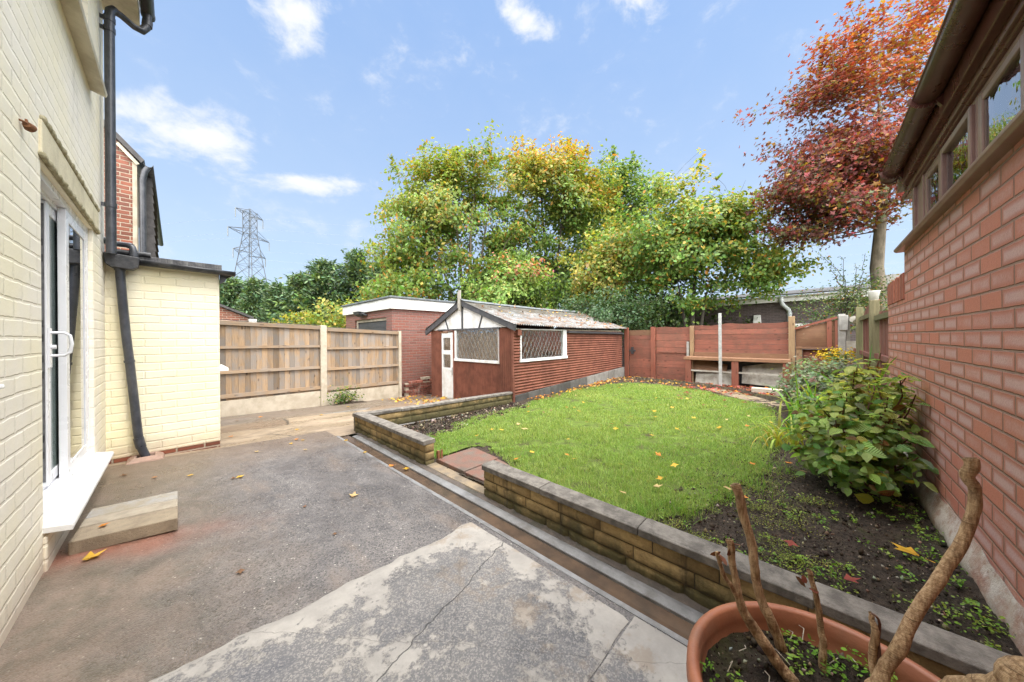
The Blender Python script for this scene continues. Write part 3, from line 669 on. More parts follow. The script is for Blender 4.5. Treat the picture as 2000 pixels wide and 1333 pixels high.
# rusty bracket and cable box on the wall
wb = thing('wall_bracket', 'small rusty iron bracket disc fixed high on the yellow wall beside the door lintel', 'bracket', (WX, 2.66, 2.26))
b = MB(); b.tube([(WX-.01,2.635,2.270),(WX+.022,2.640,2.262)], .005, 8); b.box(WX+.012, WX+.019, 2.652, 2.668, 2.238, 2.285, 1.4); b.build('arm', M['rust'], wb)
b = MB(); b.tube([(WX+.018,2.645,2.258),(WX+.024,2.668,2.254),(WX+.028,2.675,2.252)], [.014,.020,.017], 14); b.build('disc', M['rust'], wb)
cb = MB(); cb.prism([(WX, 1.062), (WX+.026, 1.068), (WX+.030, 1.075), (WX+.026, 1.086), (WX, 1.092)], 'y', 2.0, 2.30)
tag(cb.build('cable_box', M['upvc'], bevel=.004), 'small white plastic box fixed low on the yellow wall at the edge of the picture', 'box')
# soil pipe beside the house corner
sp = thing('soil_pipe', 'tall dark grey upright soil pipe at the corner of the yellow house', 'pipe', (-.43, 4.97, 2.1))
b = MB(); b.tube([(-.43,4.97,2.10),(-.43,4.97,4.40),(-.425,4.975,4.47),(-.40,5.0,4.52)], .035, 16); b.build('pipe', M['black_pipe'], sp)
for z in (4.36, 4.26, 2.55):
    b = MB(); b.tube([(-.43,4.97,z),(-.43,4.97,z+.045)], .0400, 16); b.box(-.49, -.46, 4.962, 4.978, z+.005, z+.04); b.build('pipe_clip', M['black_pipe'], sp)
b = MB(); b.tube([(-.415,4.985,4.50),(-.36,5.02,4.505),(-.28,5.08,4.49),(-.23,5.12,4.51),(-.20,5.14,4.58),(-.19,5.15,4.72)], [.034,.030,.030,.033,.034,.034], 14)
b.tube([(-.195,5.145,4.60),(-.19,5.15,4.66)], .040, 14); b.build('offset_bend', M['black_gutter'], sp)
# outhouse
ox = thing('outhouse', 'low flat roofed yellow painted brick outhouse joined to the house', 'outhouse', (-.1, 5.18, 0))
EY, EX = 5.18, .362
b = MB(); b.box(-.60, EX, EY, 7.6, .045, 2.075); b.build('wall', M['house_x'], ox, bevel=.012)
b = MB(); b.box(-.60, EX-.004, EY+.004, 7.6, -.3, .0455); b.build('brick_course', M['old_brick_x'], ox)
b = MB(); b.box(-.60, EX+.02, EY-.045, 7.6, 2.0755, 2.145)
for i in range(40):
    x = -.55 + .93*i/40; b.box(x, x+.021, EY-.049, EY-.0452, 2.08, 2.143 + .004*fnoise(x, 1, 0, 9.), .8 + .3*random.random())
b.build('roof', M['felt'], ox, bevel=.006)
b = MB(); half_gutter(b, (-.26, EY-.085, 2.085), (.50, EY-.085, 2.068), .050); b.build('gutter', M['black_gutter'], ox)
b = MB(); b.prism([(.365,2.06),(.365,1.93),(.375,1.925),(.41,1.96),(.43,2.0),(.48,2.03),(.48,2.045),(.385,2.06)], 'y', EY-.03, EY+.02); b.build('gutter_bracket', M['dark_trim'], ox)
b = MB(); b.prism([(-.488,2.115),(-.475,2.015),(-.435,1.985),(-.30,1.975),(-.262,2.005),(-.252,2.095),(-.262,2.105),(-.478,2.125)], 'y', EY-.155, EY-.046); b.build('hopper', M['black_gutter'], ox, bevel=.008)
b = MB(); b.box(EX+.001, EX+.10, 5.45, 6.3, .86, .895); b.build('window_sill', M['white_board'], ox)
wp = thing('waste_pipe', 'short black bent waste pipe over the hopper on the outhouse roof', 'pipe', (-.33, 5.12, 2.1))
b = MB(); b.tube([(-.46,5.14,2.235),(-.37,5.14,2.24),(-.33,5.12,2.235),(-.305,5.105,2.215),(-.295,5.10,2.17),(-.295,5.10,2.10)], .027, 12); b.tube([(-.50,5.14,2.26),(-.44,5.14,2.245)], .033, 12); b.tube([(-.295,5.10,2.12),(-.295,5.10,2.16)], .032, 12); b.tube([(-.333,5.122,2.236),(-.31,5.108,2.222)], .031, 12); b.build('pipe', M['black_pipe'], wp)
b = MB(); b.tube([(-.47,5.13,2.16),(-.18,5.13,2.158)], .026, 10); b.build('overflow', M['black_gutter'], wp)
dp = thing('drainpipe', 'leaning black drainpipe across the front of the yellow outhouse', 'pipe', (-.3, 5.11, 0))
pts = [(-.388,5.108,2.0),(-.384,5.108,1.9),(-.372,5.108,1.65),(-.35,5.108,1.3),(-.328,5.108,1.02),(-.30,5.108,.62),(-.278,5.108,.30),(-.268,5.108,.20),(-.255,5.106,.14),(-.228,5.10,.055),(-.222,5.098,.02)]
b = MB(); b.tube(pts, .034, 16); b.build('pipe', M['black_pipe'], dp)
for q in ([(-.3315,5.108,1.055),(-.329,5.108,1.03)], [(-.274,5.108,.245),(-.268,5.108,.20),(-.255,5.106,.14)], [(-.388,5.108,2.03),(-.388,5.108,1.965)]):
    b = MB(); b.tube(q, .039, 16); b.build('collar', M['black_pipe'], dp)
gy_ = thing('gully', 'pinkish clay gully around the foot of the black drainpipe', 'gully', (-.22, 5.08, 0))
b = MB(); cx, cy = -.225, 5.085
ring = lambda s, z: [(cx-s, cy-s, z), (cx+s, cy-s, z), (cx+s, cy+s, z), (cx-s, cy+s, z)]
b.add(ring(.135,.0)+ring(.125,.028)+ring(.075,.060)+ring(.062,.055)+ring(.055,-.0), [(i*4+j, i*4+(j+1)%4, (i+1)*4+(j+1)%4, (i+1)*4+j) for i in range(4) for j in range(4)])
b.build('surround', M['terracotta_tile'], gy_, bevel=.004)
b = MB(); b.box(cx-.056, cx+.056, cy-.056, cy+.056, .0, .012); b.build('grate', M['dark_inside'], gy_)
# doorstep: a cast block with three strips on its top
st = thing('doorstep', 'loose grey brown concrete step block lying below the patio door', 'step block', (-.2, 3.3, .02))
C0, C1, C2, C3 = Vector((-.432,3.10,0)), Vector((.002,3.005,0)), Vector((.004,3.545,0)), Vector((-.405,3.60,0))
def quadpt(u, v): return (C0*(1-u) + C1*u)*(1-v) + (C3*(1-u) + C2*u)*v
for v0, v1, zz, mm in ((0,.38,.103,'concrete_st1'), (.395,.66,.105,'concrete_st2'), (.672,1.,.104,'concrete_st3')):
    M.setdefault('concrete_st1', std('sandy cast concrete', (.30,.24,.165), (.21,.165,.115), .85, 9., .006, 130.))
    M.setdefault('concrete_st2', std('grey cast concrete', (.34,.29,.22), (.25,.21,.16), .85, 9., .004, 130.))
    M.setdefault('concrete_st3', std('brown cast concrete', (.27,.225,.155), (.30,.29,.28), .85, 5., .004, 130.))
    b = MB(); q = [quadpt(0, v0), quadpt(1, v0), quadpt(1, v1), quadpt(0, v1)]
    b.hexa([p + Vector((0,0,.022)) for p in q] + [p*1 + Vector((0,0,zz)) for p in q]); b.build('cast_strip', M[mm], st, bevel=.006)
# neighbour's house beyond the outhouse
nh = thing('neighbour_house', 'red brick gable end of the next house behind the soil pipe', 'house', (-1.5, 9, 0))
b = MB(); b.prism([(-3.4,-.4),(-.53,-.4),(-.53,4.62),(-.70,4.84),(-3.4,7.9)], 'y', 9., 9.25); b.build('wall', M['old_brick_x'], nh)
b = MB(); b.hexa([(-.42,8.9,4.50),(-3.6,8.9,8.12),(-3.6,16,8.12),(-.42,16,4.50),(-.38,8.9,4.56),(-3.56,8.9,8.20),(-3.56,16,8.20),(-.38,16,4.56)]); b.build('roof', M['slate'], nh)
b = MB(); b.hexa([(-.5295,8.97,2.0),(-.475,8.97,2.0),(-.475,9.3,2.0),(-.5295,9.3,2.0),(-.5295,8.97,4.5),(-.475,8.97,4.5),(-.475,9.3,4.5),(-.5295,9.3,4.5)]); b.build('corner_board', M['concrete_pale'], nh)
b = MB(); b.bar((-.46,8.955,4.47),(-.70,8.955,4.76),.03,.05); b.build('verge_board', M['cream_soffit'], nh)
b = MB(); b.tube([(-.40,8.92,2.0),(-.405,8.92,4.2),(-.38,8.92,4.36),(-.34,8.92,4.45)], .042, 10); b.build('drainpipe', M['black_pipe'], nh)
b = MB(); half_gutter(b, (-.33,8.88,4.50), (-.33,16,4.50), .06); b.build('gutter', M['black_gutter'], nh)
b = MB()
for i in range(16):
    z = 1.9 + i*.155; x = -.235 - .004*i
    b.hexa([(-.47,9.3,z),(x+.012,9.3,z),(x+.012,11,z),(-.47,11,z),(-.47,9.3,z+.16),(x-.014,9.3,z+.16),(x-.014,11,z+.16),(-.47,11,z+.16)], .8 + .3*random.random())
b.build('hung_tile', M['slate'], nh)
# ---------------------------------------------------------------- garden walls
def blocks(mb, origin, dirv, nrm, L, z0, z1, course, blen, depth, amp=.010, dz=0.):
    """rock-faced blocks: each a pillowed patch standing proud of the wall core"""
    o, d, n = Vector(origin), Vector(dirv), Vector(nrm); rows = max(1, round((z1-z0)/course)); ch = (z1-z0)/rows
    for r in range(rows):
        s = -random.random()*blen*.6
        while s < L:
            l = blen*random.choice((.6, .8, 1., 1., 1.25)); a, c = max(s, 0)+.0025, min(s+l, L)-.0025; s += l
            if c - a < .03: continue
            za, zb = z0 + r*ch + .0025, z0 + (r+1)*ch - .0025; sd = random.random()*50; tt = random.uniform(.78, 1.2)
            nu, nv = max(4, int((c-a)/.025)), 5
            def f(u, v):
                p = a + (c-a)*u; q = za + (zb-za)*v
                e = min(1, min(u*(c-a), (1-u)*(c-a))/.012)*min(1, min(v, 1-v)*(zb-za)/.010)
                out = -.008 + e*(.008 + amp*(fnoise(p, q, sd, 16.)*.7 + fnoise(p, q, sd, 44.)*.5 + .35))
                return o + d*p + n*out + Vector((0, 0, q + dz*p))
            mb.grid(f, nu, nv, tt)
def coping(mb, o, d, n, L, z, w, h, seg, dz=0.):
    o, d, n = Vector(o), Vector(d), Vector(n); s = 0
    while s < L - .02:
        l = min(seg*random.uniform(.9, 1.15), L - s)
        if L - s - l < .15: l = L - s
        a, c = s + .002, s + l - .002; j = random.uniform(-.003, .003); s += l
        V = []
        for p in (a, c):
            for off, zz in ((0, -h), (w, -h), (w, -.006), (w*.88, 0), (w*.12, 0), (0, -.006)):
                V.append(o + d*p + n*(off + j) + Vector((0, 0, z + zz + dz*p + j)))
        mb.add(V, [(0,1,2,3,4,5)[::-1], tuple(range(6,12))] + [(i, (i+1) % 6, 6+(i+1) % 6, 6+i) for i in range(6)], random.uniform(.85, 1.15))
def garden_wall(name, label, o, d, n, L, z0, z1, dz=0., group=None, faces=(1,), ends=(), bl=.30, ch=.088, capw=.14):
    t = thing(name, label, 'garden wall', o, group); o, d, n = Vector(o), Vector(d), Vector(n)
    b = MB(); q = [o, o+d*L, o+d*L-n*.105, o-n*.105]
    q = [o - n*.013 + d*.012, o + d*(L-.012) - n*.013, o + d*(L-.012) - n*.098, o + d*.012 - n*.098]
    b.hexa([p + Vector((0,0,-.25)) for p in q] + [p + Vector((0,0,z1 + dz*L*(i in (1,2)))) for i, p in enumerate(q)]); b.build('mortar', M['mortar_dark'], t)
    b = MB(); blocks(b, o, d, n, L, z0, z1, ch, bl, .1, dz=dz)
    for e in ends:                                                 # returns at the free ends
        blocks(b, o + d*(0 if e == 0 else L) - (n*.105 if e == 0 else n*0), n if e == 0 else -n, -d if e == 0 else d, .105, z0, z1, ch, .22, .1, .006, 0)
    b.build('blockwork', M['block_wall'], t, recalc=False)
    b = MB(); coping(b, o + n*.02, d, -n, L, z1 + .045, capw, .045, .60, dz); b.build('coping', M['coping'], t, bevel=.004)
    return t
random.seed(3)
garden_wall('garden_wall', 'long low yellow block wall with dark coping between patio and lawn, behind the pot', (1.71, 1.965, 0), (0,-1,0), (-1,0,0), 2.515, -.045, .187, ends=(0,))
garden_wall('garden_wall', 'short low yellow block wall at the left of the lawn entrance', (1.71, 4.66, 0), (0,-1,0), (-1,0,0), 1.83, -.06, .188, ends=(1, 0))
garden_wall('garden_wall', 'low block wall running from the lawn corner to the shed', (1.72, 4.665, 0), (1,0,0), (0,-1,0), 3.2, -.16, .15, dz=-.027, bl=.42, ch=.10)
b = MB(); b.box(1.835, 1.86, 2.80, 2.83, -.2, .10); b.box(1.865, 1.885, 2.79, 2.80, -.2, .11); tag(b.build('iron_post', M['rust']), 'short rusty iron stub beside the wall at the lawn entrance', 'iron post')
# ---------------------------------------------------------------- timber fence
fn = thing('timber_fence', 'weathered brown close board fence with pale concrete posts and gravel boards', 'fence', (2.4, 8.5, -.3))
def ftop(x): return 1.645 - .042*(x-.5) - (.03 if x > 2.4 else 0)
random.seed(5)
for x0, x1 in ((-1.45,.40),(.49,2.345),(2.475,4.29)):
    drop = -.038*(x0 - .49)
    b = MB(); x = x0
    while x < x1 - .02:
        w = random.uniform(.088, .105); xe = min(x + w, x1); tt = random.choice((.62, .8, .95, 1.05, 1.15, 1.25))*random.uniform(.93, 1.07)
        b.hexa([(x,8.506,.04+drop),(xe+.012,8.514,.04+drop),(xe+.012,8.524,.04+drop),(x,8.524,.04+drop),(x,8.506,ftop(x)-.03),(xe+.012,8.514,ftop(xe)-.03),(xe+.012,8.524,ftop(xe)-.03),(x,8.524,ftop(x)-.03)], tt); x = xe
    b.build('board_panel', M['fence_wood'], fn)
    for za, hh in ((.10, .075), (.585, .06), (1.085, .055)):
        b = MB(); b.hexa([(x0,8.468,za+drop-.0),(x1,8.468,za+drop-.02),(x1,8.5055,za+drop-.02),(x0,8.5055,za+drop)] + [(x0,8.470,za+hh+drop),(x1,8.470,za+hh+drop-.02),(x1,8.5055,za+hh+drop-.02),(x0,8.5055,za+hh+drop)], random.uniform(.9, 1.15)); b.build('rail', M['fence_rail'], fn)
    b = MB(); b.hexa([(x0,8.465,ftop(x0)-.085),(x1,8.465,ftop(x1)-.085),(x1,8.53,ftop(x1)-.085),(x0,8.53,ftop(x0)-.085),(x0,8.46,ftop(x0)),(x1,8.46,ftop(x1)),(x1,8.535,ftop(x1)),(x0,8.535,ftop(x0))], random.uniform(.85, 1.)); b.build('top_rail', M['fence_rail'], fn, bevel=.004)
    b = MB(); b.hexa([(x0,8.48,-.6),(x1,8.48,-.6),(x1,8.53,-.6),(x0,8.53,-.6),(x0,8.48,.045+drop),(x1,8.48,.035+drop),(x1,8.53,.035+drop),(x0,8.53,.045+drop)]); b.build('gravel_board', M['concrete_pale'], fn, bevel=.005)
for x, w in ((.40,.09),(2.345,.13),(4.29,.07)):
    b = MB(); b.box(x, x+w, 8.43, 8.545, -.6, ftop(x)+.015); b.build('post', M['concrete_pale'], fn, bevel=.008)
# cable along the fence top to the shed
cab = MB(); P = []
for i in range(61):
    x = -.9 + 5.2*i/60; P.append((x, 8.478 + .004*math.sin(i), ftop(x) + .012 + .006*math.sin(i*1.7) + (.02 if i % 9 == 0 else 0)))
P += [(4.45,8.45,1.50),(4.6,8.4,1.485),(4.78,8.2,1.475),(4.86,8.05,1.47),(4.87,8.0,1.50),(4.88,7.95,1.585),(4.90,7.8,1.60),(4.93,7.6,1.57)]
cab.tube(P, .007, 6); tag(cab.build('cable', M['cable']), 'thin black cable running along the fence top to the shed', 'cable')
# ---------------------------------------------------------------- garage
ga = thing('garage', 'red brick flat roofed garage with white fascia behind the fence', 'garage', (4.2, 10, -.4))
b = MB(); wall_boxes(b, 'y', 4.20, 4.42, 8.65, 12.2, -.6, 2.12, [(9.02, 11.35, -.6, 1.88)]); b.build('front_wall', M['garage_brick_y'], ga)
b = MB(); b.box(4.4201, 10.65, 8.65, 8.87, -.6, 2.12); b.box(4.2005, 4.42, 8.6485, 8.6499, -.6, 2.12); b.build('side_wall', M['garage_brick_x'], ga)
b = MB(); b.box(4.12, 10.75, 8.57, 12.28, 2.10, 2.395); b.build('fascia', M['white_board'], ga, bevel=.004)
b = MB(); b.box(4.08, 10.80, 8.53, 12.32, 2.3955, 2.455); b.build('roof', M['grey_cap'], ga, bevel=.015)
b = MB(); b.box(4.25, 4.32, 9.021, 9.10, -.6, 1.80); b.box(4.25, 4.32, 11.27, 11.349, -.6, 1.80); b.box(4.25, 4.32, 9.021, 11.349, 1.80, 1.879); b.build('door_frame', M['concrete_pale'], ga)
b = MB()
for i in range(14): b.box(4.285, 4.30 + .006*(i % 2), 9.101, 11.269, -.6 + i*.1715, -.6 + (i+1)*.1715 - .004, .8 + .3*random.random())
b.build('garage_door', M['dark_trim'], ga)
fl = thing('floodlight', 'black floodlight fixed under the garage fascia', 'floodlight', (4.1, 10.55, 2.1))
b = MB(); b.tube([(4.20,10.35,2.0),(4.12,10.4,2.04),(4.06,10.45,2.07)], .035, 8); b.build('arm', M['dark_trim'], fl)
b = MB(); b.hexa([(3.98,10.45,2.03),(4.10,10.45,1.97),(4.10,10.85,1.97),(3.98,10.85,2.03),(3.95,10.4,2.13),(4.12,10.4,2.11),(4.12,10.9,2.11),(3.95,10.9,2.13)]); b.build('lamp_head', M['dark_trim'], fl, bevel=.01)
lb = thing('broken_brick_wall', 'low crumbling brick stub at the foot of the garage wall', 'brick stub', (5, 8.45, -.35)); random.seed(9)
b = MB()
for r in range(6):
    x = 4.46 + (.11 if r % 2 else 0)
    while x < 5.75 - (.5*(r > 4)):
        if r < 4 or random.random() < .62: b.box(x, x+.212, 8.40+random.uniform(-.012,.012), 8.52, -.45+r*.082, -.45+r*.082+.070, random.uniform(.5, 1.35))
        x += .225
b.build('brick', M['loose_brick'], lb, bevel=.006)
b = MB(); b.box(4.47, 5.70, 8.425, 8.515, -.6, -.02); b.box(5.0, 5.25, 8.40, 8.53, .045, .11); b.build('mortar', M['concrete_pale'], lb)
# far brick garage over the fence
fg = thing('far_garage', 'small red brick gable with dark roof over the fence', 'garage', (1.2, 15, 0))
b = MB(); b.prism([(-1.5,-.6),(1.82,-.6),(1.82,2.05),(.8,2.55),(-1.5,2.9)], 'y', 15., 15.2); b.build('wall', M['old_brick_x'], fg)
b = MB(); b.hexa([(.6,14.9,2.64),(1.95,14.9,2.02),(1.95,19,2.02),(.6,19,2.64),(.6,14.9,2.72),(1.98,14.9,2.09),(1.98,19,2.09),(.6,19,2.72)]); b.hexa([(-1.6,14.9,2.95),(.6,14.9,2.64),(.6,19,2.64),(-1.6,19,2.95),(-1.6,14.9,3.03),(.6,14.9,2.72),(.6,19,2.72),(-1.6,19,3.03)]); b.build('roof', M['slate'], fg)
b = MB(); b.box(1.825, 2.05, 14.9, 15.15, 1.72, 2.015); b.build('barge_end', M['white_board'], fg)
# ---------------------------------------------------------------- shed
sh = thing('garden_shed', 'red brown corrugated shed with white gable and grey sheet roof', 'shed', (5, 6.3, -.3))
SX, SY, SXE, SYE = 4.95, 4.70, 10.2, 7.80
def corr(mb, fn, A, Bc, ridges_along, period, amp):
    """sheet over [A0,A1]x[B0,B1] mapped by fn(a, b, out); waves run across b (ridges along a) or across a"""
    (a0, a1), (b0, b1) = A, Bc
    if ridges_along == 'a': na, nb = max(2, int((a1-a0)/.35)), max(6, int((b1-b0)/period*8))
    else: na, nb = max(6, int((a1-a0)/period*8)), max(2, int((b1-b0)/.35))
    def f(u, v):
        a = a0 + (a1-a0)*u; q = b0 + (b1-b0)*v; w = q if ridges_along == 'a' else a
        return fn(a, q, amp*math.sin(2*PI*w/period) + .004*fnoise(a, q, 0, 1.5))
    mb.grid(f, na, nb)
def base_z(x): return .025 + .235*(x - SX)/(SXE - SX)
W = (5.16, 6.93, .72, 1.425)        # side window x0 x1 z0 z1
b = MB(); side = lambda x, z, o: (x, SY - .022 - o, max(z, base_z(x)))
ZT = 1.43
corr(b, side, (SX-.02, W[0]), (.0, ZT), 'a', .064, .012); corr(b, side, (W[0], W[1]), (.0, W[2]), 'a', .064, .012)
corr(b, side, (W[1], SXE), (.0, ZT), 'a', .064, .012); b.build('side_sheet', M['red_sheet'], sh, recalc=False)
FW_ = (5.09, 6.70, .68, 1.455)      # front window y0 y1 z0 z1
b = MB(); front = lambda y, z, o: (SX - .022 - o, y, z)
corr(b, front, (SY-.02, FW_[0]), (-.2, 1.47), 'b', .058, .015); corr(b, front, (FW_[0], 6.75), (-.3, FW_[2]), 'b', .058, .015); corr(b, front, (7.31, SYE), (-.42, 1.47), 'b', .058, .015)
b.build('front_sheet', M['red_sheet'], sh, recalc=False)
b = MB(); b.box(SX, SXE, SYE-.05, SYE, -.6, 1.45); b.prism([(SY+.05,-.6),(SYE-.05,-.6),(SYE-.05,1.44),(6.3,2.10),(SY+.05,1.44)], 'x', SXE-.05, SXE); b.box(SX+.02, SXE, SY+.0, SY+.03, -.4, W[2]); b.box(SX+.02, W[0], SY, SY+.03, W[2], 1.46); b.box(W[1], SXE, SY, SY+.03, W[2], 1.46)
b.box(SX+.0, SX+.03, SY+.031, FW_[0], -.4, 1.46); b.box(SX, SX+.03, FW_[0], 6.74, -.4, FW_[2]); b.box(SX, SX+.03, 7.32, SYE-.05, -.5, 1.46); b.build('frame_wall', M['shed_inside'], sh)
b = MB(); b.box(SX+.03, SXE-.05, SY+.04, SYE-.06, -.32, -.30); b.box(7.2, 7.22, SY+.04, SYE-.06, -.3, 1.45); b.box(SX+.9, 7.15, 7.2, 7.7, -.3, .62); b.box(SX+.16, SX+.17, SY+.3, 7.6, -.2, 1.44); b.box(5.35, 6.7, 5.05, 5.07, -.2, 1.0); b.box(6.3, 6.9, 7.0, 7.5, .6, 1.2, .4); b.build('inside_lining', M['shed_inside'], sh)
b = MB(); b.box(SX-.044, SX-.004, SY-.045, SY-.0, -.25, 1.45); b.box(SX-.06, SX-.005, SY-.07, SY-.015, -.3, .42, .8); b.build('corner_trim', M['red_sheet'], sh, bevel=.004)
for y0, y1 in ((6.715, 6.775), (7.30, 7.33)):
    b = MB(); b.box(SX-.046, SX-.002, y0, y1, -.3, 1.46); b.build('door_trim', M['red_sheet'], sh, bevel=.004)
# gable
b = MB(); b.prism([(4.72,1.49),(7.80,1.47),(6.38,2.12)], 'x', SX-.03, SX+.0); b.build('gable_panel', M['shed_white'], sh)
b = MB(); b.box(SX-.055, SX-.0305, 5.05, 7.45, 1.455, 1.492); b.bar((SX-.042,6.38,1.49),(SX-.042,6.38,2.03),.05,.022,(1,0,0)); b.bar((SX-.041,5.75,1.49),(SX-.041,5.62,1.80),.032,.02,(1,0,0)); b.bar((SX-.041,6.98,1.49),(SX-.041,7.10,1.74),.032,.02,(1,0,0)); b.build('gable_stud', M['dark_trim'], sh)
b = MB(); b.hexa([(SX-.10,4.55,1.40),(SX-.055,4.55,1.40),(SX-.055,6.38,2.06),(SX-.10,6.38,2.06),(SX-.10,4.52,1.53),(SX-.055,4.52,1.53),(SX-.055,6.38,2.20),(SX-.10,6.38,2.20)]); b.build('barge_board', M['dark_trim'], sh)
b = MB(); b.hexa([(SX-.10,6.38,2.06),(SX-.055,6.38,2.06),(SX-.055,7.98,1.34),(SX-.10,7.98,1.34),(SX-.10,6.38,2.20),(SX-.055,6.38,2.20),(SX-.055,8.02,1.46),(SX-.10,8.02,1.46)]); b.build('barge_board', M['dark_trim'], sh)
b = MB(); b.box(SX-.135, SX-.101, 6.34, 6.41, 1.93, 2.44); b.box(SX-.125, SX-.101, 6.42, 6.455, 2.0, 2.40, .9); b.build('finial', M['old_white'], sh)
# roof sheets
def roofpt(side_):
    def f(a, q, o):                 # a along x, q down the slope 0..1
        y = 6.38 - 1.86*q if side_ > 0 else 6.38 + 1.62*q
        z = 2.20 - (.665 if side_ > 0 else .70)*q - .03*math.sin(PI*(a-SX)/5.4) - .012*q*(1-q)*4
        return (a, y, z + o)
    return f
for sd in (1, -1):
    b = MB(); f = roofpt(sd)
    n = int(5.45/.076*8); b.grid(lambda u, v: f(SX-.12 + 5.45*u, v, .013*math.sin(2*PI*(5.45*u)/.076)), n, 8); b.build('roof_sheet', M['roof_sheet'], sh, recalc=False)
b = MB(); P = [(SX-.13 + 5.5*i/40, 6.38, 2.222 - .03*math.sin(PI*i/40) + .006*fnoise(i, 0, 0, .4)) for i in range(41)]
b.grid(lambda u, v: (SX-.13+5.5*u, 6.38 + .20*(v-.5)*2, 2.228 - .03*math.sin(PI*u) - .075*abs(v-.5)*2 + .010*fnoise(u*20, v*3)), 60, 6); b.build('ridge', M['grey_cap'], sh)
b = MB(); b.bar((7.0,4.63,1.392),(10.2,4.63,1.362),.05,.05); b.tube([(6.96,4.63,1.392),(10.1,4.62,1.368)], .030, 8); b.build('gutter', M['dark_trim'], sh)
b = MB(); b.box(5.02, 5.14, SY-.10, SY-.02, 1.30, 1.43); b.build('lamp_box', M['red_sheet'], sh, bevel=.008)
# door
dr = MB(); DY0, DY1 = 6.785, 7.295
dr.box(SX-.028, SX+.012, DY0, DY1, -.30, 1.385)
door2 = None
b = MB(); PY0, PY1 = 6.90, 7.22
wall_boxes(b, 'y', SX-.03, SX+.005, DY0, DY1, -.31, 1.40, [(PY0, PY1, .94, 1.27), (PY0, PY1, .48, .83)])
for i in range(7): b.box(SX-.034, SX-.0302, DY0+.03+i*.066, DY0+.088+i*.066, -.30, .42)
b.box(SX-.036, SX-.0305, DY0+.02, DY1-.02, .43, .47); door2 = b.build('door', M['shed_white'], sh)
for z0, z1 in ((.94,1.27),(.48,.83)):
    b = MB(); b.box(SX-.012, SX-.008, PY0, PY1, z0, z1); b.build('glass', M['glass_shed'], door2)
b = MB(); b.box(SX-.042, SX-.030, 6.80, 6.84, .30, .50); b.tube([(SX-.04,6.82,.42),(SX-.075,6.82,.42),(SX-.075,6.92,.42)], .010, 8); b.build('door_handle', M['galv'], door2)
b = MB(); b.box(SX-.05, SX-.0285, 7.0, 7.32, 1.40, 1.43); b.build('hinge', M['rust'], door2)
def lattice(mb, org, da, dz, wa, hz, step_, r=.0042):
    o, A, Z = Vector(org), Vector(da), Vector(dz); k = hz/wa*1.0
    sl = 1.75; n = int((wa + hz/sl)/step_) + 1
    for sgn in (1, -1):
        for i in range(n):
            s0 = i*step_ - (hz/sl if sgn > 0 else 0)
            pts = []
            for zz in (0, hz):
                pts.append((s0 + sgn*zz/sl, zz))
            (xa, za), (xb, zb) = pts
            # clip to 0..wa
            def clip(xa, za, xb, zb):
                if xb == xa: return None
                t0, t1 = 0., 1.
                for lim, sg in ((0, 1), (wa, -1)):
                    fa, fb = sg*(xa-lim), sg*(xb-lim)
                    if fa < 0 and fb < 0: return None
                    if fa < 0: t0 = max(t0, fa/(fa-fb))
                    if fb < 0: t1 = min(t1, fa/(fa-fb))
                if t0 >= t1: return None
                return xa+(xb-xa)*t0, za+(zb-za)*t0, xa+(xb-xa)*t1, za+(zb-za)*t1
            c = clip(xa, za, xb, zb)
            if c: mb.tube([o + A*c[0] + Z*c[1], o + A*c[2] + Z*c[3]], r, 4, caps=False)
def shed_window(axis, a0, a1, z0, z1, fw_l, fw_r):
    b = MB()
    def bx(p0, p1, q0, q1, out0, out1):
        if axis == 'x': b.box(p0, p1, SY-out1, SY-out0, q0, q1)
        else: b.box(SX-out1, SX-out0, p0, p1, q0, q1)
    bx(a0, a0+fw_l, z0+.06, z1, -.02, .046); bx(a1-fw_r, a1, z0+.06, z1, -.02, .046); bx(a0, a1, z1, z1+.025, -.02, .042); bx(a0-.02, a1+.02, z0, z0+.059, -.02, .06)
    fr = b.build('window', M['shed_white'], sh, bevel=.003)
    g = MB(); x0, x1 = a0+fw_l, a1-fw_r
    if axis == 'x': g.box(x0, x1, SY-.006, SY-.002, z0+.06, z1)
    else: g.box(SX-.006, SX-.002, x0, x1, z0+.06, z1)
    g.build('glass', M['glass_shed'], fr)
    l = MB()
    if axis == 'x': lattice(l, (x0, SY-.010, z0+.06), (1,0,0), (0,0,1), x1-x0, z1-z0-.06, .135)
    else: lattice(l, (SX-.010, x0, z0+.06), (0,1,0), (0,0,1), x1-x0, z1-z0-.06, .145)
    l.build('lattice', M['lead'], fr)
shed_window('x', W[0], W[1], W[2], W[3], .03, .16); shed_window('y', FW_[0], FW_[1], FW_[2], FW_[3], .012, .07)
# block footing that the side sheets stand on
random.seed(21); b = MB()
for i in range(13):
    x0 = SX + .02 + i*.42; x1 = min(x0 + .412, SXE + .1); zt = base_z(x0 + .2) - .012
    if x0 > 9.0: zt += 0
    b.hexa([(x0,SY-.05,-.35),(x1,SY-.05,-.35),(x1,SY+.10,-.35),(x0,SY+.10,-.35),(x0,SY-.055,base_z(x0)-.01),(x1,SY-.055,base_z(x1)-.01),(x1,SY+.10,base_z(x1)-.01),(x0,SY+.10,base_z(x0)-.01)], random.uniform(.16, .36) if x0 < 7.6 else random.uniform(.55, .95))
b.build('footing', M['concrete_grey'], sh, bevel=.008)
b = MB(); b.box(10.20, 10.23, 4.70, 4.76, -.3, 1.0); b.build('end_post', M['galv'], sh)
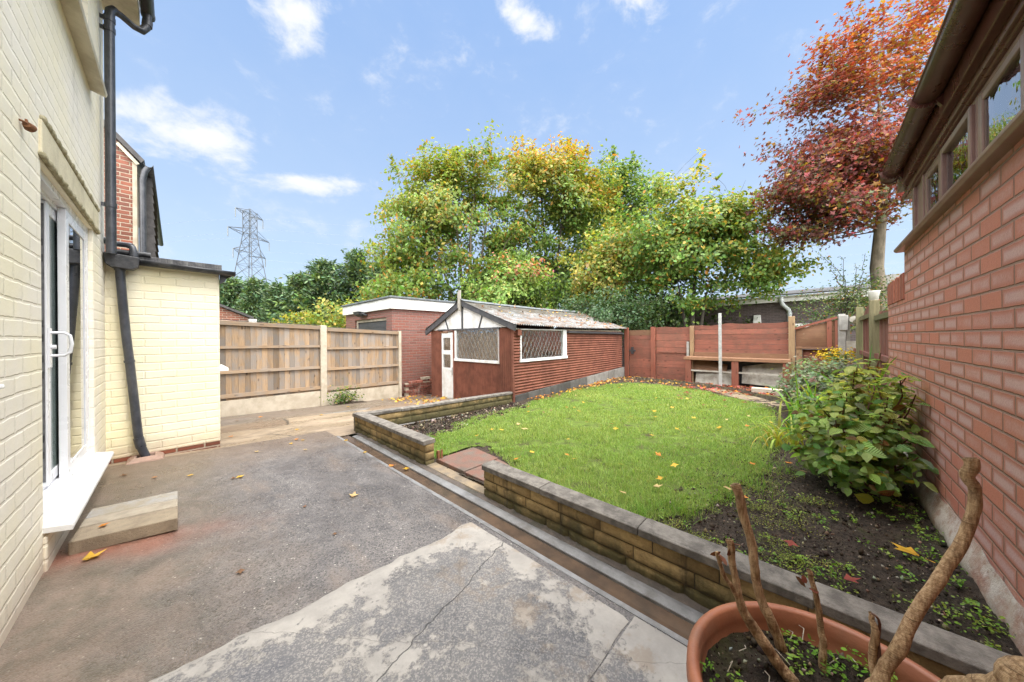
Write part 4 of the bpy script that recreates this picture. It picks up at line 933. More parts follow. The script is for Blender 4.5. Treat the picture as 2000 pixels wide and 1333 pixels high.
# ---------------------------------------------------------------- red back fence
random.seed(13)
bf = thing('back_fence', 'patched red stained board fence across the far end of the lawn', 'fence', (10.4, 2, -.1))
BX = 10.4
def hboards(y0, y1, z0, z1, n, parent, name='board_panel', mat='red_wood_y', x=BX, slope=0., jag=0.):
    b = MB(); h = (z1-z0)/n
    for i in range(n):
        za, zb = z0 + i*h, z0 + (i+1)*h - .006; j = random.uniform(0, .010); tt = random.uniform(.82, 1.2)
        k = 10
        if i == n-1 and jag:
            V = []
            for s in range(k+1):
                y = y0 + (y1-y0)*s/k; zt = zb + jag*fnoise(y, 3, 0, 2.5)
                V += [(x-j, y, za), (x-j, y, zt), (x+.02, y, za), (x+.02, y, zt)]
            Fc = []
            for s in range(k):
                q = s*4; Fc += [(q, q+1, q+5, q+4), (q+2, q+6, q+7, q+3), (q+1, q+3, q+7, q+5)]
            b.add(V, Fc, tt*.75)
        else: b.box(x-j, x+.02, y0, y1, za, zb, tt)
    return b.build(name, M[mat], parent)
def upright(y, w, z1, parent=bf, mat='red_wood_z', d=.09, z0=-.35, x=BX, tint=1., name='post', tilt=0.):
    b = MB(); b.hexa([(x-d,y,z0),(x-.012,y,z0),(x-.012,y+w,z0),(x-d,y+w,z0),(x-d,y+tilt,z1),(x-.012,y+tilt,z1),(x-.012,y+w+tilt,z1),(x-d,y+w+tilt,z1)], tint); return b.build(name, M[mat], parent, bevel=.006)
upright(4.52, .13, 1.56); upright(3.66, .13, 1.56)
gt = hboards(3.80, 4.51, -.05, 1.47, 5, bf, 'gate', x=BX-.01)
b = MB(); b.box(BX-.045, BX-.021, 4.30, 4.50, .78, .83); b.box(BX-.05, BX-.021, 4.36, 4.44, .70, .92, .7); b.build('latch', M['dark_trim'], gt)
b = MB(); b.box(BX-.022, BX-.011, 3.80, 4.51, 1.30, 1.47, .75); b.build('top_board', M['plain_wood_y'], gt)
hboards(2.66, 3.655, -.10, 1.55, 8, bf, jag=.03)
upright(2.58, .10, 1.56, mat='plain_wood_z', tint=1.1); b = MB(); b.box(BX-.10, BX-.0, 2.70, 2.76, -.35, 1.10); b.build('post', M['concrete_grey'], bf)
hboards(.50, 2.575, .62, 1.58, 7, bf, jag=.05)
b = MB(); b.box(BX-.03, BX-.0105, 2.72, 3.6, .76, .80); b.build('rail', M['red_wood_y'], bf)
upright(.38, .12, 1.72, mat='plain_wood_z', tint=1.05, d=.11)
upright(.255, .11, .98, mat='plain_wood_z', tint=1.15, d=.08)
hboards(-.34, .25, -.1, .92, 6, bf, mat='red_wood_y', x=BX+.03)
b = MB(); b.box(BX-.10, BX+.03, -.34, .37, .935, .975); b.build('shelf', M['plain_wood_y'], bf)
b = MB()                                                          # bowed patch panel
b.grid(lambda u, v: (BX - .005 - .05*math.sin(PI*u)*math.sin(PI*v), .37 - .70*u, .98 + (.42 + .20*u)*v), 16, 6); b.build('patch_panel', M['plain_wood_y'], bf)
b = MB(); b.bar((BX-.06,.38,1.42),(BX-.06,-.34,1.66),.05,.05); b.box(BX-.07, BX-.0, -.25, -.17, .98, 1.60, 1.1); b.box(BX-.05, BX-.0, -.345, -.30, -.2, 1.60, 1.1); b.build('rail', M['red_wood_z'], bf)
b = MB(); b.box(BX+.02, BX+.06, .28, 2.6, -.3, .62); b.build('back_board', M['dark_trim'], bf)
# plank bench with boards stored under it
bn = thing('plank_bench', 'long rotting plank bench on red posts in front of the back fence', 'bench', (10.1, 1.5, -.1))
b = MB(); b.box(9.93, 10.30, .46, 2.72, .635, .685, 1.); b.box(9.915, 9.93, .44, 2.74, .60, .68, 1.25); b.build('plank', M['plain_wood_y'], bn, bevel=.006)
b = MB(); b.box(10.29, 10.36, .5, 2.56, .686, .80); b.build('back_rail', M['plain_wood_y'], bn)
for y, w in ((2.56,.14),(1.46,.15),(.47,.12)):
    b = MB(); b.box(9.935, 10.05, y, y+w, -.25, .60, random.uniform(.9, 1.15)); b.build('leg', M['red_wood_z'], bn, bevel=.005)
b = MB(); b.box(9.95, 10.0, .5, 2.66, .285, .325); b.build('shelf_rail', M['old_white'], bn)
for (q, lab, m) in (((1.5,2.50,-.10,.28,.10), 'flaking white board leaning under the left half of the plank bench', 'old_white'), ((.55,1.42,-.02,.52,.12), 'large pale board leaning under the right half of the plank bench', 'old_white'), ((1.75,2.55,.30,.58,-.10), 'brown curled board lying under the left end of the plank bench', 'plain_wood_y'), ((2.05,2.52,-.12,.16,.04), 'orange brown plank standing on edge under the plank bench', 'plain_wood_y')):
    y0, y1, z0, z1, sl = q
    b = MB(); x = 10.12 + random.uniform(0, .08); b.hexa([(x,y0,z0),(x+.02,y0,z0),(x+.02,y1,z0+sl*.4),(x,y1,z0+sl*.4),(x+.14,y0,z1+sl),(x+.16,y0,z1+sl),(x+.16,y1,z1-sl*.6),(x+.14,y1,z1-sl*.6)], 1.15 if m == 'old_white' else .9)
    tag(b.build('stored_board', M[m]), lab, 'board', 'boards stored under the bench')
cl = MB(); cl.box(8.95, 9.12, .52, 1.08, -.2, .085); tag(cl.build('concrete_kerbstone', M['concrete_pale'], bevel=.015), 'pale concrete kerbstone lying in front of the bench beside the bush', 'kerbstone')
mp = MB(); mp.box(9.60, 9.665, 1.765, 1.83, -.3, 1.84); tag(mp.build('metal_post', M['galv'], bevel=.008), 'slim galvanised square post standing at the edge of the lawn', 'post')
# concrete post and broken panel at the fence corner
cp = thing('concrete_post', 'broken grey concrete post and slabs at the right end of the red back fence', 'post', (10.4, -.45, -.1))
b = MB(); b.box(10.33, 10.45, -.47, -.35, -.3, 1.73); b.hexa([(10.30,-.50,1.36),(10.33,-.50,1.36),(10.33,-.37,1.36),(10.30,-.37,1.36),(10.29,-.51,1.70),(10.33,-.51,1.70),(10.33,-.36,1.70),(10.29,-.36,1.70)]); b.build('post', M['concrete_grey'], cp, bevel=.01)
b = MB(); b.box(10.32, 10.36, -.66, -.475, -.3, 1.12); b.box(10.35, 10.45, -.54, -.48, 1.12, 1.66, .5); b.tube([(10.30,-.60,1.60),(10.44,-.60,1.60)], .075, 12); b.build('slab', M['old_white'], cp)
# corrugated edging strips at the far edge of the lawn
ed = MB()
def edge_strip(p, hz):
    for (xa, ya), (xb, yb) in zip(p, p[1:]):
        L = math.hypot(xb-xa, yb-ya); nx, ny = -(yb-ya)/L, (xb-xa)/L; n = int(L/.014)
        def f(u, v):
            x, y = xa + (xb-xa)*u, ya + (yb-ya)*u; o = .013*math.sin(2*PI*u*L/.11)
            return (x + nx*o, y + ny*o, lawn_z(x, y) - .03 + hz*v)
        ed.grid(f, n, 2)
edge_strip([(9.55,3.9),(9.45,2.9),(9.30,1.95),(8.75,1.25),(8.25,.78),(7.8,.33)], .13)
tag(ed.build('lawn_edging', M['mortar_dark'], recalc=False), 'low mossy corrugated edging strip along the far edge of the lawn', 'edging')
# ---------------------------------------------------------------- brick extension on the right
rb = thing('brick_extension', 'pink red brick extension with brown framed windows and brown gutter', 'building', (3, -.6, 0))
RY = -.554; XE = 4.36
b = MB(); b.box(-2.5, XE, RY-.24, RY, .2, 1.972); b.box(XE, 5.24, RY-.24, RY, .2, 1.56); b.box(-2.5, 5.24, RY-.24, RY-.004, -.5, .2); b.build('wall', M['right_brick'], rb)
b = MB()                                                          # brick on edge capping of the lower part
x = XE + .004
while x < 5.23: b.box(x, x+.066, RY-.235, RY+.004 + random.uniform(0, .006), 1.5605, 1.785 + random.uniform(-.006, .008), random.uniform(.7, 1.2)); x += .0745
M['cap_brick'] = std('capping brick', (.36,.115,.07), (.27,.085,.055), .8, 20., .004, 90.)
b.build('capping', M['cap_brick'], rb, bevel=.004)
def plinth_mat():
    t = NT('limewashed plinth'); p = t.xyz()
    n = t.noise(7., 7, .75); c = t.mix(t.ramp(n, .35, .65), (.42,.35,.29), (.30,.165,.12))
    c = t.mix(t.math('MULTIPLY', t.ramp(t.noise(3., 6, .75), .47, .62), .7), c, (.58,.54,.49))
    c = t.mix(t.math('MULTIPLY', t.ramp(t.math('ADD', p[2], t.math('MULTIPLY', n, .12)), .20, .10), .8), c, t.mix(t.noise(15., 5), (.12,.13,.05), (.20,.17,.10)))
    return t.done(t.bsdf(c, .85, t.bump(t.noise(40., 6, .75), .008, 1.), .3))
M['plinth'] = plinth_mat()
b = MB()
def plf(u, v):
    x = -2.5 + 7.72*u; th = 1 - v
    top = .235 + .035*fnoise(x, 0, 0, 1.2) + .02*fnoise(x, 1, 0, 6.)
    z = -.3 + (top + .3)*v
    o = (.034 + .010*fnoise(x, z, 0, 4.))*(min(1, (1-v)*4.5)) + .004*fnoise(x, z, 2, 20.)
    return (x, RY + .002 + max(o, 0), z)
b.grid(plf, 300, 14); b.build('plinth', M['plinth'], rb, recalc=False)
b = MB(); b.prism([(RY-.2,1.9725),(RY+.042,1.9725),(RY+.056,1.985),(RY+.056,2.002),(RY-.02,2.026),(RY-.2,2.03)], 'x', -2.5, 4.40); b.build('window_sill', M['brown_frame'], rb, bevel=.003)
b = MB(); b.box(3.77, 4.085, RY-.08, RY-.025, 2.028, 2.43); b.box(4.03, 4.09, RY-.10, RY-.008, 2.028, 2.44); b.box(3.755, 3.80, RY-.10, RY-.012, 2.028, 2.43); b.build('corner_panel', M['brown_frame'], rb, bevel=.003)
WZ0, WZ1 = 2.028, 2.415
def brown_window(x0, x1, sash_out):
    b = MB(); y0, y1 = RY-.09, RY-.018
    b.box(x0, x0+.028, y0, y1, WZ0, WZ1); b.box(x1-.028, x1, y0, y1, WZ0, WZ1); b.box(x0+.028, x1-.028, y0, y1-.001, WZ0, WZ0+.024); b.box(x0+.028, x1-.028, y0, y1-.001, WZ1-.024, WZ1)
    fr = b.build('window', M['brown_frame'], rb, bevel=.004)
    s = MB(); a0, a1, z0, z1, st = x0+.030, x1-.030, WZ0+.026, WZ1-.026, .038; ya, yb = RY-.075, RY-.016+sash_out*.55
    for q in ((a0, a0+st, z0, z1), (a1-st, a1, z0, z1)): s.box(q[0], q[1], ya, yb, q[2], q[3])
    s.box(a0+st, a1-st, ya, yb-.001, z0, z0+st); s.box(a0+st, a1-st, ya, yb-.001, z1-st, z1)
    for q in ((a0+st, a0+st+.012, z0+st, z1-st), (a1-st-.012, a1-st, z0+st, z1-st)): s.box(q[0], q[1], ya+.01, RY-.022, q[2], q[3], .6)
    s.build('sash', M['brown_frame'], fr, bevel=.005)
    g = MB(); g.box(a0+st+.001, a1-st-.001, RY-.030, RY-.026, z0+st, z1-st); g.build('glass', M['glass_obs'], fr)
    g = MB(); g.box(a0+st, a1-st, RY-.060, RY-.056, z0+st, z1-st); g.build('blind', M['pane_backing'], fr)  # pale panel added behind the glass to brighten the panes
for x0, x1, so in ((3.31,3.75,.0),(2.70,3.305,.022),(2.17,2.695,.0),(1.3,2.165,.022),(.2,1.295,.0)): brown_window(x0, x1, so)
b = MB(); b.box(-2.5, 4.36, RY-.10, RY-.004, 2.4155, 2.66); b.box(-2.5, 4.36, RY-.10, RY+.010, 2.43, 2.455); b.box(-2.5, 4.40, RY-.004, RY+.032, 2.50, 2.70); b.build('fascia', M['brown_plastic'], rb, bevel=.003)
GY, GZ, GR = RY+.084, 2.635, .054
b = MB(); half_gutter(b, (-2.5,GY,GZ), (4.30,GY,GZ-.01), GR, 14); b.tube([(4.30,GY,GZ-.012),(4.312,GY,GZ-.012)], .057, 14); b.tube([(-2.5,GY+GR,GZ),(4.3,GY+GR,GZ-.01)], .006, 6); b.build('gutter', M['brown_plastic'], rb)
for x in (4.14, 2.98, 1.9, .8):
    b = MB(); P = [(x, GY + (GR+.006)*math.cos(PI + PI*j/12), GZ - .004 + (GR+.006)*math.sin(PI + PI*j/12)) for j in range(13)]
    for p, q in zip(P, P[1:]): b.bar((x-.0, p[1], p[2]), (x, q[1], q[2]), .035, .007, (1,0,0))
    b.prism([(RY+.033,2.535),(RY+.038,2.535),(GY-.02,GZ-.05),(GY-.045,GZ),(RY+.025,GZ+.01)], 'x', x-.016, x+.016); b.build('gutter_bracket', M['brown_plastic'], rb)
b = MB(); b.hexa([(-2.5,RY+.07,2.705),(4.42,RY+.07,2.705),(4.42,-4.5,4.5),(-2.5,-4.5,4.5),(-2.5,RY+.07,2.74),(4.42,RY+.07,2.74),(4.42,-4.5,4.56),(-2.5,-4.5,4.56)]); b.build('roof', M['slate'], rb)
b = MB(); b.box(-2.5, 4.3, -3.6, -3.4, 1.9, 2.65); b.box(-2.5, 4.3, -3.5, RY-.12, 1.9, 1.92); b.build('room_lining', M['room'], rb)
b = MB(); b.box(4.12, 4.34, -4.4, RY-.10, -.3, 2.64); b.build('end_wall', M['right_brick_y'], rb)
# ---------------------------------------------------------------- old red fence on the right
rf = thing('side_fence', 'dull red side fence with mossy posts between the brick wall and back fence', 'fence', (7.5, -.62, 0)); random.seed(17)
FY = -.625
def side_panel(x0, x1, top):
    b = MB(); x = x0
    while x < x1 - .02:
        w = random.uniform(.10, .13); xe = min(x+w, x1); b.box(x+.002, xe-.001, FY-.02, FY - random.uniform(0, .008), -.2, top((x+xe)/2), random.uniform(.75, 1.2)); x = xe
    b.build('board_panel', M['fence_red_x'], rf)
side_panel(5.30, 6.73, lambda x: 1.53 + .03*(x-5.3)); side_panel(6.86, 8.84, lambda x: 1.60 + .16*math.sin(PI*(x-6.86)/1.98)); side_panel(8.97, 10.3, lambda x: 1.62 + .10*math.sin(PI*(x-8.97)/1.33))
for x0, x1, z in ((5.25,6.73,1.45),(5.25,6.73,.93),(6.86,8.84,1.52),(6.86,8.84,.90),(8.97,10.3,1.5),(8.97,10.3,.9)):
    b = MB(); b.box(x0, x1, FY+.001, FY+.045, z, z+.065, random.uniform(.8, 1.1)); b.build('rail', M['fence_red_x' if z < 1.2 else 'green_post_z'], rf)
for x, zt in ((6.74,1.74),(8.85,1.78)):
    b = MB(); b.box(x, x+.105, FY-.01, FY+.085, -.3, zt, 1.1); b.box(x+.112, x+.20, FY-.05, FY+.04, -.3, zt-.07, .7); b.build('post', M['green_post_z'], rf, bevel=.006)
wc = MB(); c = (6.79, FY+.04); wc.lathe(c, [(0,1.70),(.038,1.70),(.062,1.86),(.066,1.872),(.058,1.872),(.035,1.73),(0,1.73)], 14); tag(wc.build('upturned_pot', M['white_board']), 'small white plastic pot stuck on top of the mossy fence post', 'pot')
# ---------------------------------------------------------------- buildings behind the back fence
db = thing('dark_building', 'low dark brown brick building with white gutter beyond the back fence', 'building', (18, 1, 0))
b = MB(); b.box(18, 18.25, -14, 9, -.6, 2.72); b.build('wall', M['dark_brick'], db)
b = MB(); b.box(17.80, 18.0, -14, 9, 2.70, 2.735); b.box(17.72, 17.80, -14, 9, 2.69, 2.90); half_gutter(b, (17.66,-14,2.93), (17.66,9,2.93), .075); b.build('gutter', M['white_board'], db)
b = MB(); b.hexa([(17.64,-14,2.95),(22,-14,3.55),(22,9,3.55),(17.64,9,2.95),(17.64,-14,3.0),(22,-14,3.6),(22,9,3.6),(17.64,9,3.0)]); b.build('roof', M['slate'], db)
b = MB(); py = 1.02; b.tube([(17.66,py+.05,2.87),(17.66,py+.05,2.70),(17.70,py+.02,2.58),(17.92,py-.16,2.36),(17.95,py-.19,2.24),(17.95,py-.19,1.0)], .075, 12)
b.tube([(17.66,py+.05,2.80),(17.66,py+.05,2.74)], .09, 12); b.tube([(17.95,py-.19,2.22),(17.95,py-.19,2.14)], .088, 12); b.build('downpipe', M['grey_plastic'], db)
b = MB(); b.hexa([(17.8,1.78,1.80),(17.99,1.78,1.80),(17.99,2.06,1.80),(17.8,2.06,1.80),(17.86,1.80,2.18),(17.99,1.80,2.18),(17.99,2.04,2.18),(17.86,2.04,2.18)]); b.tube([(17.80,1.92,2.0),(17.86,1.92,2.0)], .05, 12); b.build('vent_box', M['white_board'], db, bevel=.01)
b = MB(); b.box(17.9, 18.0, 1.2, 1.6, 1.64, 1.70); b.box(17.85, 17.999, .15, .65, 1.58, 1.75); b.build('window_sill', M['white_board'], db)
b = MB(); b.box(24, 30, -8, -2.0, 0, 4.2); tag(b.build('distant_block', M['concrete_grey']), 'pale flat roofed block far beyond the shrub behind the fence', 'building')
# ---------------------------------------------------------------- pylons and lines
def pylon(name, label, base):
    t = thing(name, label, 'pylon', base); bx_, by_, bz_ = base
    def s_at(z): return 1.60 if z >= 44 else 1.60 + (44 - z)*.115       # half side of the square body
    cor = ((1,1),(-1,1),(-1,-1),(1,-1)); lev = [0, 8, 15, 21, 26.5, 31.5, 36, 40.2, 44, 47.2, 50.2, 53.0]
    P = lambda c, z: (bx_ + c[0]*s_at(z), by_ + c[1]*s_at(z), bz_ + z)
    for c in cor:
        b = MB(); b.tube([P(c, 0), P(c, 44), P(c, 53.0)], .15, 5); b.build('leg', M['steel_far'], t)
    b = MB()
    for i, (za, zb) in enumerate(zip(lev, lev[1:])):
        for k in range(4):
            c, d = cor[k], cor[(k+1) % 4]; b.tube([P(c, za), P(d, zb)], .075, 4, False); b.tube([P(d, za), P(c, zb)], .075, 4, False)
            if i % 2 == 0 or za >= 36: b.tube([P(c, zb), P(d, zb)], .07, 4, False)
    for c in cor: b.tube([P(c, 53.0), (bx_, by_, bz_+54.6)], .09, 4, False)
    b.build('lattice', M['steel_far'], t)
    for z, L in ((52.0, 6.8), (43.5, 10.2), (36.0, 8.0)):
        for sg in (-1, 1):
            b = MB(); tip = (bx_ + sg*L, by_, bz_ + z + .3); s = s_at(z)
            for yy in (-1, 1):
                b.tube([(bx_+sg*s, by_+yy*s, bz_+z), tip], .11, 4, False); s2 = s_at(z+2.6); b.tube([(bx_+sg*s2, by_+yy*s2, bz_+z+(2.6 if z < 50 else 1.3)), tip], .09, 4, False)
                for k in (.33, .66):
                    A = Vector((bx_+sg*s, by_+yy*s, bz_+z)).lerp(Vector(tip), k); A2 = Vector((bx_+sg*s, by_-yy*s, bz_+z)).lerp(Vector(tip), k - .3); b.tube([A, A2], .055, 4, False)
            arm = b.build('cross_arm', M['steel_far'], t)
            b = MB(); b.tube([tip, (tip[0], tip[1], tip[2]-3.6)], .18, 6); b.build('insulator', M['insulator'], arm)
    t.rotation_euler.z = AZ
    return t
pa = at(490, 661, 130); pb = at(737, 661, 178)
pylon('pylon', 'tall steel lattice pylon rising behind the conifers over the outhouse', (pa.x, pa.y, 0))
pylon('pylon', 'distant steel lattice pylon half hidden at the left edge of the maple', (pb.x, pb.y, 0))
for k, (z, L) in enumerate(((48.7, 6.8), (48.7, -6.8), (40.2, 10.2), (40.2, -10.2), (32.7, 8.0), (32.7, -8.0))):
    A = Vector((pa.x, pa.y, z)) + FW*L; b = MB(); pts = []
    for s in np.linspace(-1.3, 2.6, 60):
        loc = float(s) - math.floor(s); pts.append(A + RT*float(s)*300 - Vector((0, 0, 7.5*4*loc*(1-loc))))
    b.tube(pts, .022, 4, False)
    tag(b.build('power_line', M['wire']), f'faint thin power line strung from the {("top","middle","lowest")[k//2]} arm of the tall pylon, {("far","near")[k%2]} side', 'power line', 'power lines between the pylons')
# ---------------------------------------------------------------- trees
def jit(c, n, s=.10, v=.16):
    c = np.asarray(c, float); C = np.broadcast_to(c, (n, 3))*(1 + rng.normal(0, s, (n, 3)))
    return np.clip(C*rng.uniform(1-v, 1+v, (n, 1)), .004, 1)
def clumped(n, ells, bias=.45, k=5, r=.5):           # clusters gathered into boughs with gaps between them
    m = max(3, n//k); big = in_ell(m, ells, bias); i = rng.integers(m, size=n); w = rng.normal(size=(n, 3))*np.array([r, r, r*.55]); return big[i] + w, i
def in_ell(n, ells, bias=.45):
    w = np.array([e[6] for e in ells], float); w /= w.sum(); k = rng.choice(len(ells), n, p=w); E = np.array([e[:6] for e in ells])[k]
    v = rng.normal(size=(n, 3)); v /= np.linalg.norm(v, axis=1, keepdims=True); r = rng.random(n)**bias
    return E[:, :3] + v*r[:, None]*E[:, 3:6]
def limb_path(a, b_, k=7, sag=.25, wob=.12):
    a, b_ = np.array(a), np.array(b_); L = np.linalg.norm(b_ - a); mid = (a + b_)/2; mid[2] += 0; ctl = a + (b_ - a)*np.array([.35, .35, .55]) 
    P = []
    for t in np.linspace(0, 1, k):
        p = (1-t)**2*a + 2*t*(1-t)*ctl + t*t*b_; P.append(p + (rng.normal(0, wob*L*.08, 3) if 0 < t < 1 else 0))
    return P
def tree(name, label, base, z0, trunks, ells, nclus, per, size, pal, tmpl=T_DIAM, spread=(.45,.45,.3), nlimb=8, bark='bark', mat='leaf_tree', group=None, up=.5, twig=.012, cat='tree', bias=.45, bare=0, trunk_r=.14, limb_r=.07, shoots=0, bough=.5):
    t = thing(name, label, cat, (base[0], base[1], z0), group)
    B = np.array([base[0], base[1], z0]); Cc, bi = clumped(nclus, ells, bias, 5, bough); sc = np.ones(nclus)
    if shoots:                                                     # leafy shoots standing above the crown
        top = np.argsort(-(Cc[:, 2] + .35*np.linalg.norm(Cc[:, :2] - np.array(ells[0][:2]), axis=1)))[:nclus//3]; ex, es, eb = [], [], []
        for i in rng.choice(top, shoots):
            d = Cc[i] - np.array(ells[0][:3]); d = d/np.linalg.norm(d)*.5 + np.array([0, 0, .75]); L = rng.uniform(.4, 1.05)
            for q in range(1, 4): ex.append(Cc[i] + d*L*q/3); es.append(.62 - .14*q); eb.append(bi[i])
        Cc = np.concatenate([Cc, ex]); sc = np.concatenate([sc, es]); bi = np.concatenate([bi, eb]); nclus = len(Cc)
    b = MB(); nodes = []
    for (dx, dy, th, r) in trunks:                                 # each trunk: offset of its top, height, radius
        P = [B + np.array([dx*s**1.3, dy*s**1.3, th*s]) + (rng.normal(0, .03, 3)*r/.1 if 0 < s < 1 else 0) for s in np.linspace(0, 1, 8)]
        b.tube(P, [r*(1.25 if i == 0 else 1)*(1 - .72*i/7) for i in range(8)], 8); nodes += [(P[i], r*(1 - .72*i/7)) for i in range(2, 8)]
    order = np.argsort(-np.linalg.norm(Cc - B, axis=1)*rng.uniform(.6, 1, nclus)); N0 = len(nodes)
    for j, i in enumerate(order):
        c = Cc[i]; best = None
        for (p, r) in nodes:
            d = np.linalg.norm(c - p) + max(0, p[2] - c[2] + .1)*1.2
            if best is None or d < best[0]: best = (d, p, r)
        d, p, r = best; r0 = min(r*.75, limb_r) if j < nlimb else min(r*.6, twig*2.2)
        P = limb_path(p, c, 7 if j < nlimb else 5); k = len(P); R_ = [max(r0*(1 - .85*s/(k-1)), .004) for s in range(k)]
        b.tube(P, R_, 5 if j < nlimb else 4, False); nodes += [(P[s], R_[s]) for s in range(2, k) if s % 2 == 0 and R_[s] > .006][:3]
    for _ in range(bare):                                          # leafless twigs sticking out
        c = Cc[rng.integers(nclus)]; v = c - np.array(ells[0][:3]); v = v/np.linalg.norm(v) + np.array([0, 0, .8]); q = c + v*rng.uniform(.4, 1.0)
        b.tube(limb_path(c, q, 5, wob=.5), [.010,.008,.006,.005,.003], 4, False)
    b.build('trunk', M[bark], t, recalc=False)
    n = nclus*per; idx = rng.integers(nclus, size=n); off = rng.normal(size=(n, 3))*np.array(spread)*sc[idx][:, None]; kp = rng.random(n) < np.clip(sc[idx]*1.3, 0, 1); idx, off = idx[kp], off[kp]; n = len(idx); P = Cc[idx] + off
    ctr = np.mean(np.array([e[:3] for e in ells]), 0); out = P - ctr; out /= np.linalg.norm(out, axis=1, keepdims=True) + 1e-6
    nr = out*.7 + np.array([0, 0, up]) + rng.normal(0, .55, (n, 3)); R = basis(nr, rng.uniform(0, 2*PI, n))
    S = size*rng.uniform(.6, 1.25, n); cl = (rng.normal(0, .6, nclus)[idx] + rng.normal(0, .8, bi.max()+1)[bi[idx]])
    leaf_mesh('crown', tmpl[0], tmpl[1], P, R, S, pal(P, cl, n), M[mat], t)
    return t
def px_ell(px, py, depth, rx, ry, rd, w=1.):                       # an ellipsoid of a crown from its bearing, distance and size
    p = at(px, py, depth); return (p.x, p.y, p.z, rx, rx if rd is None else rd, ry, w)
GRN, DKG, YEL, ORG = np.array([.165,.255,.060]), np.array([.100,.165,.050]), np.array([.50,.40,.075]), np.array([.56,.28,.06])
LIM = np.array([.29,.33,.08]); RED, MAR, BRN = np.array([.31,.060,.045]), np.array([.125,.048,.044]), np.array([.22,.13,.04])
def blend(C0, C1, k): return C0*(1-k[:, None]) + C1*k[:, None]
def px_of(P):
    X = P @ np.array(RT); Y = P @ np.array(FW); return CX + F0*X/Y, CY - F0*(P[:, 2]-EYE)/Y
# 1 left maple: yellow green, many pale stems
def pal1(P, cl, n):
    x, y = px_of(P); k = np.clip((520 - y)/330 + cl*.22 - (x - 860)/700 + rng.normal(0, .3, n), 0, 1)
    C = blend(jit(GRN*1.05, n), jit(LIM*.95, n), k); m = rng.random(n) < .05 + .10*k; C[m] = jit(YEL*.8, m.sum()); m = rng.random(n) < .06; C[m] = jit(ORG*.7, m.sum()); return C
Y = 17.; o = at(915, 661, Y); Bm = (o.x, o.y)
def off(px, dep): q = at(px, 661, dep); return q.x - Bm[0], q.y - Bm[1]
tr = [(*off(830, 16.5), 8.0, .10), (*off(880, 17.5), 10.2, .12), (*off(930, 17.), 10.8, .13), (*off(965, 17.8), 10., .11), (*off(800, 16.5), 5.5, .08), (*off(990, 16.6), 6.5, .08)]
tree('maple_tree', 'tall yellow green maple with pale stems, leftmost of the trees behind the garage', Bm, -.3, tr,
     [px_ell(865,445,17,2.7,2.8,2.3), px_ell(930,372,17.3,1.8,2.1,1.8,.5), px_ell(795,500,16.5,1.5,2.3,1.5,.5), px_ell(960,480,17,2.0,3.0,2.,.7), px_ell(850,570,16.6,3.3,1.3,2.,.9), px_ell(945,318,17.3,.8,.9,.7,.12), px_ell(865,335,17,1.2,1.0,.9,.25), px_ell(800,370,16.8,1.0,1.2,.9,.25)],
     540, 56, .215, pal1, T_DIAM, (.27,.27,.19), 30, 'bark', up=.5, bare=8, shoots=22, bough=.62)
# 2 orange topped maple
def pal2(P, cl, n):
    x, y = px_of(P); k = np.clip((430 - y)/200 + cl*.36 + (x - 1060)/700 + rng.normal(0, .28, n), 0, 1)
    C = blend(jit(GRN*1.05, n), jit(YEL*.85, n), k*.85); m = rng.random(n) < np.clip(k - .4, 0, 1)*.55; C[m] = jit(ORG*.9, m.sum()); m = rng.random(n) < .12*(1-k); C[m] = jit(DKG, m.sum()); return C
o = at(1075, 661, 19.5); Bm = (o.x, o.y)
tree('maple_tree', 'big maple with a bright orange and yellow top over green lower leaves', Bm, -.3, [(*off(1060, 19.5), 10., .17), (*off(1100, 19.), 9.5, .14), (*off(1020, 19.), 8.5, .11)],
     [px_ell(1070,410,19.5,3.3,3.2,2.6), px_ell(1095,352,19.5,1.9,1.8,1.8,.45), px_ell(1030,520,18.6,3.2,2.2,2.2,.9), px_ell(1140,470,19,2.6,3.0,2.,.6), px_ell(1035,345,19.5,1.3,1.3,1.2,.3), px_ell(1000,580,18,3.2,1.3,1.8,.9), px_ell(1165,370,20,1.5,1.6,1.4,.3)],
     620, 62, .235, pal2, T_DIAM, (.30,.30,.21), 24, 'bark_dark', bare=10, shoots=24, bough=.66)
# 3 dark green tree behind
def pal3(P, cl, n):
    C = jit(DKG*1.25, n); m = rng.random(n) < .28; C[m] = jit(GRN*1.2, m.sum()); m = rng.random(n) < .06; C[m] = jit(LIM, m.sum()); return C
o = at(1215, 661, 23); Bm = (o.x, o.y)
tree('broadleaf_tree', 'dark green tree behind the gap between the orange and the round green tree', Bm, -.3, [(0, 0, 9.5, .2)],
     [px_ell(1215,440,23,3.6,3.6,2.6), px_ell(1195,378,23,2.0,1.7,1.5,.35), px_ell(1250,390,23,1.7,1.6,1.4,.3), px_ell(1240,540,22.5,3.4,2.4,2.2,.5), px_ell(1130,570,22,4.5,2.2,2.,.6)], 400, 62, .26, pal3, T_DIAM, (.34,.34,.24), 16, 'bark_dark', shoots=14, bough=.7)
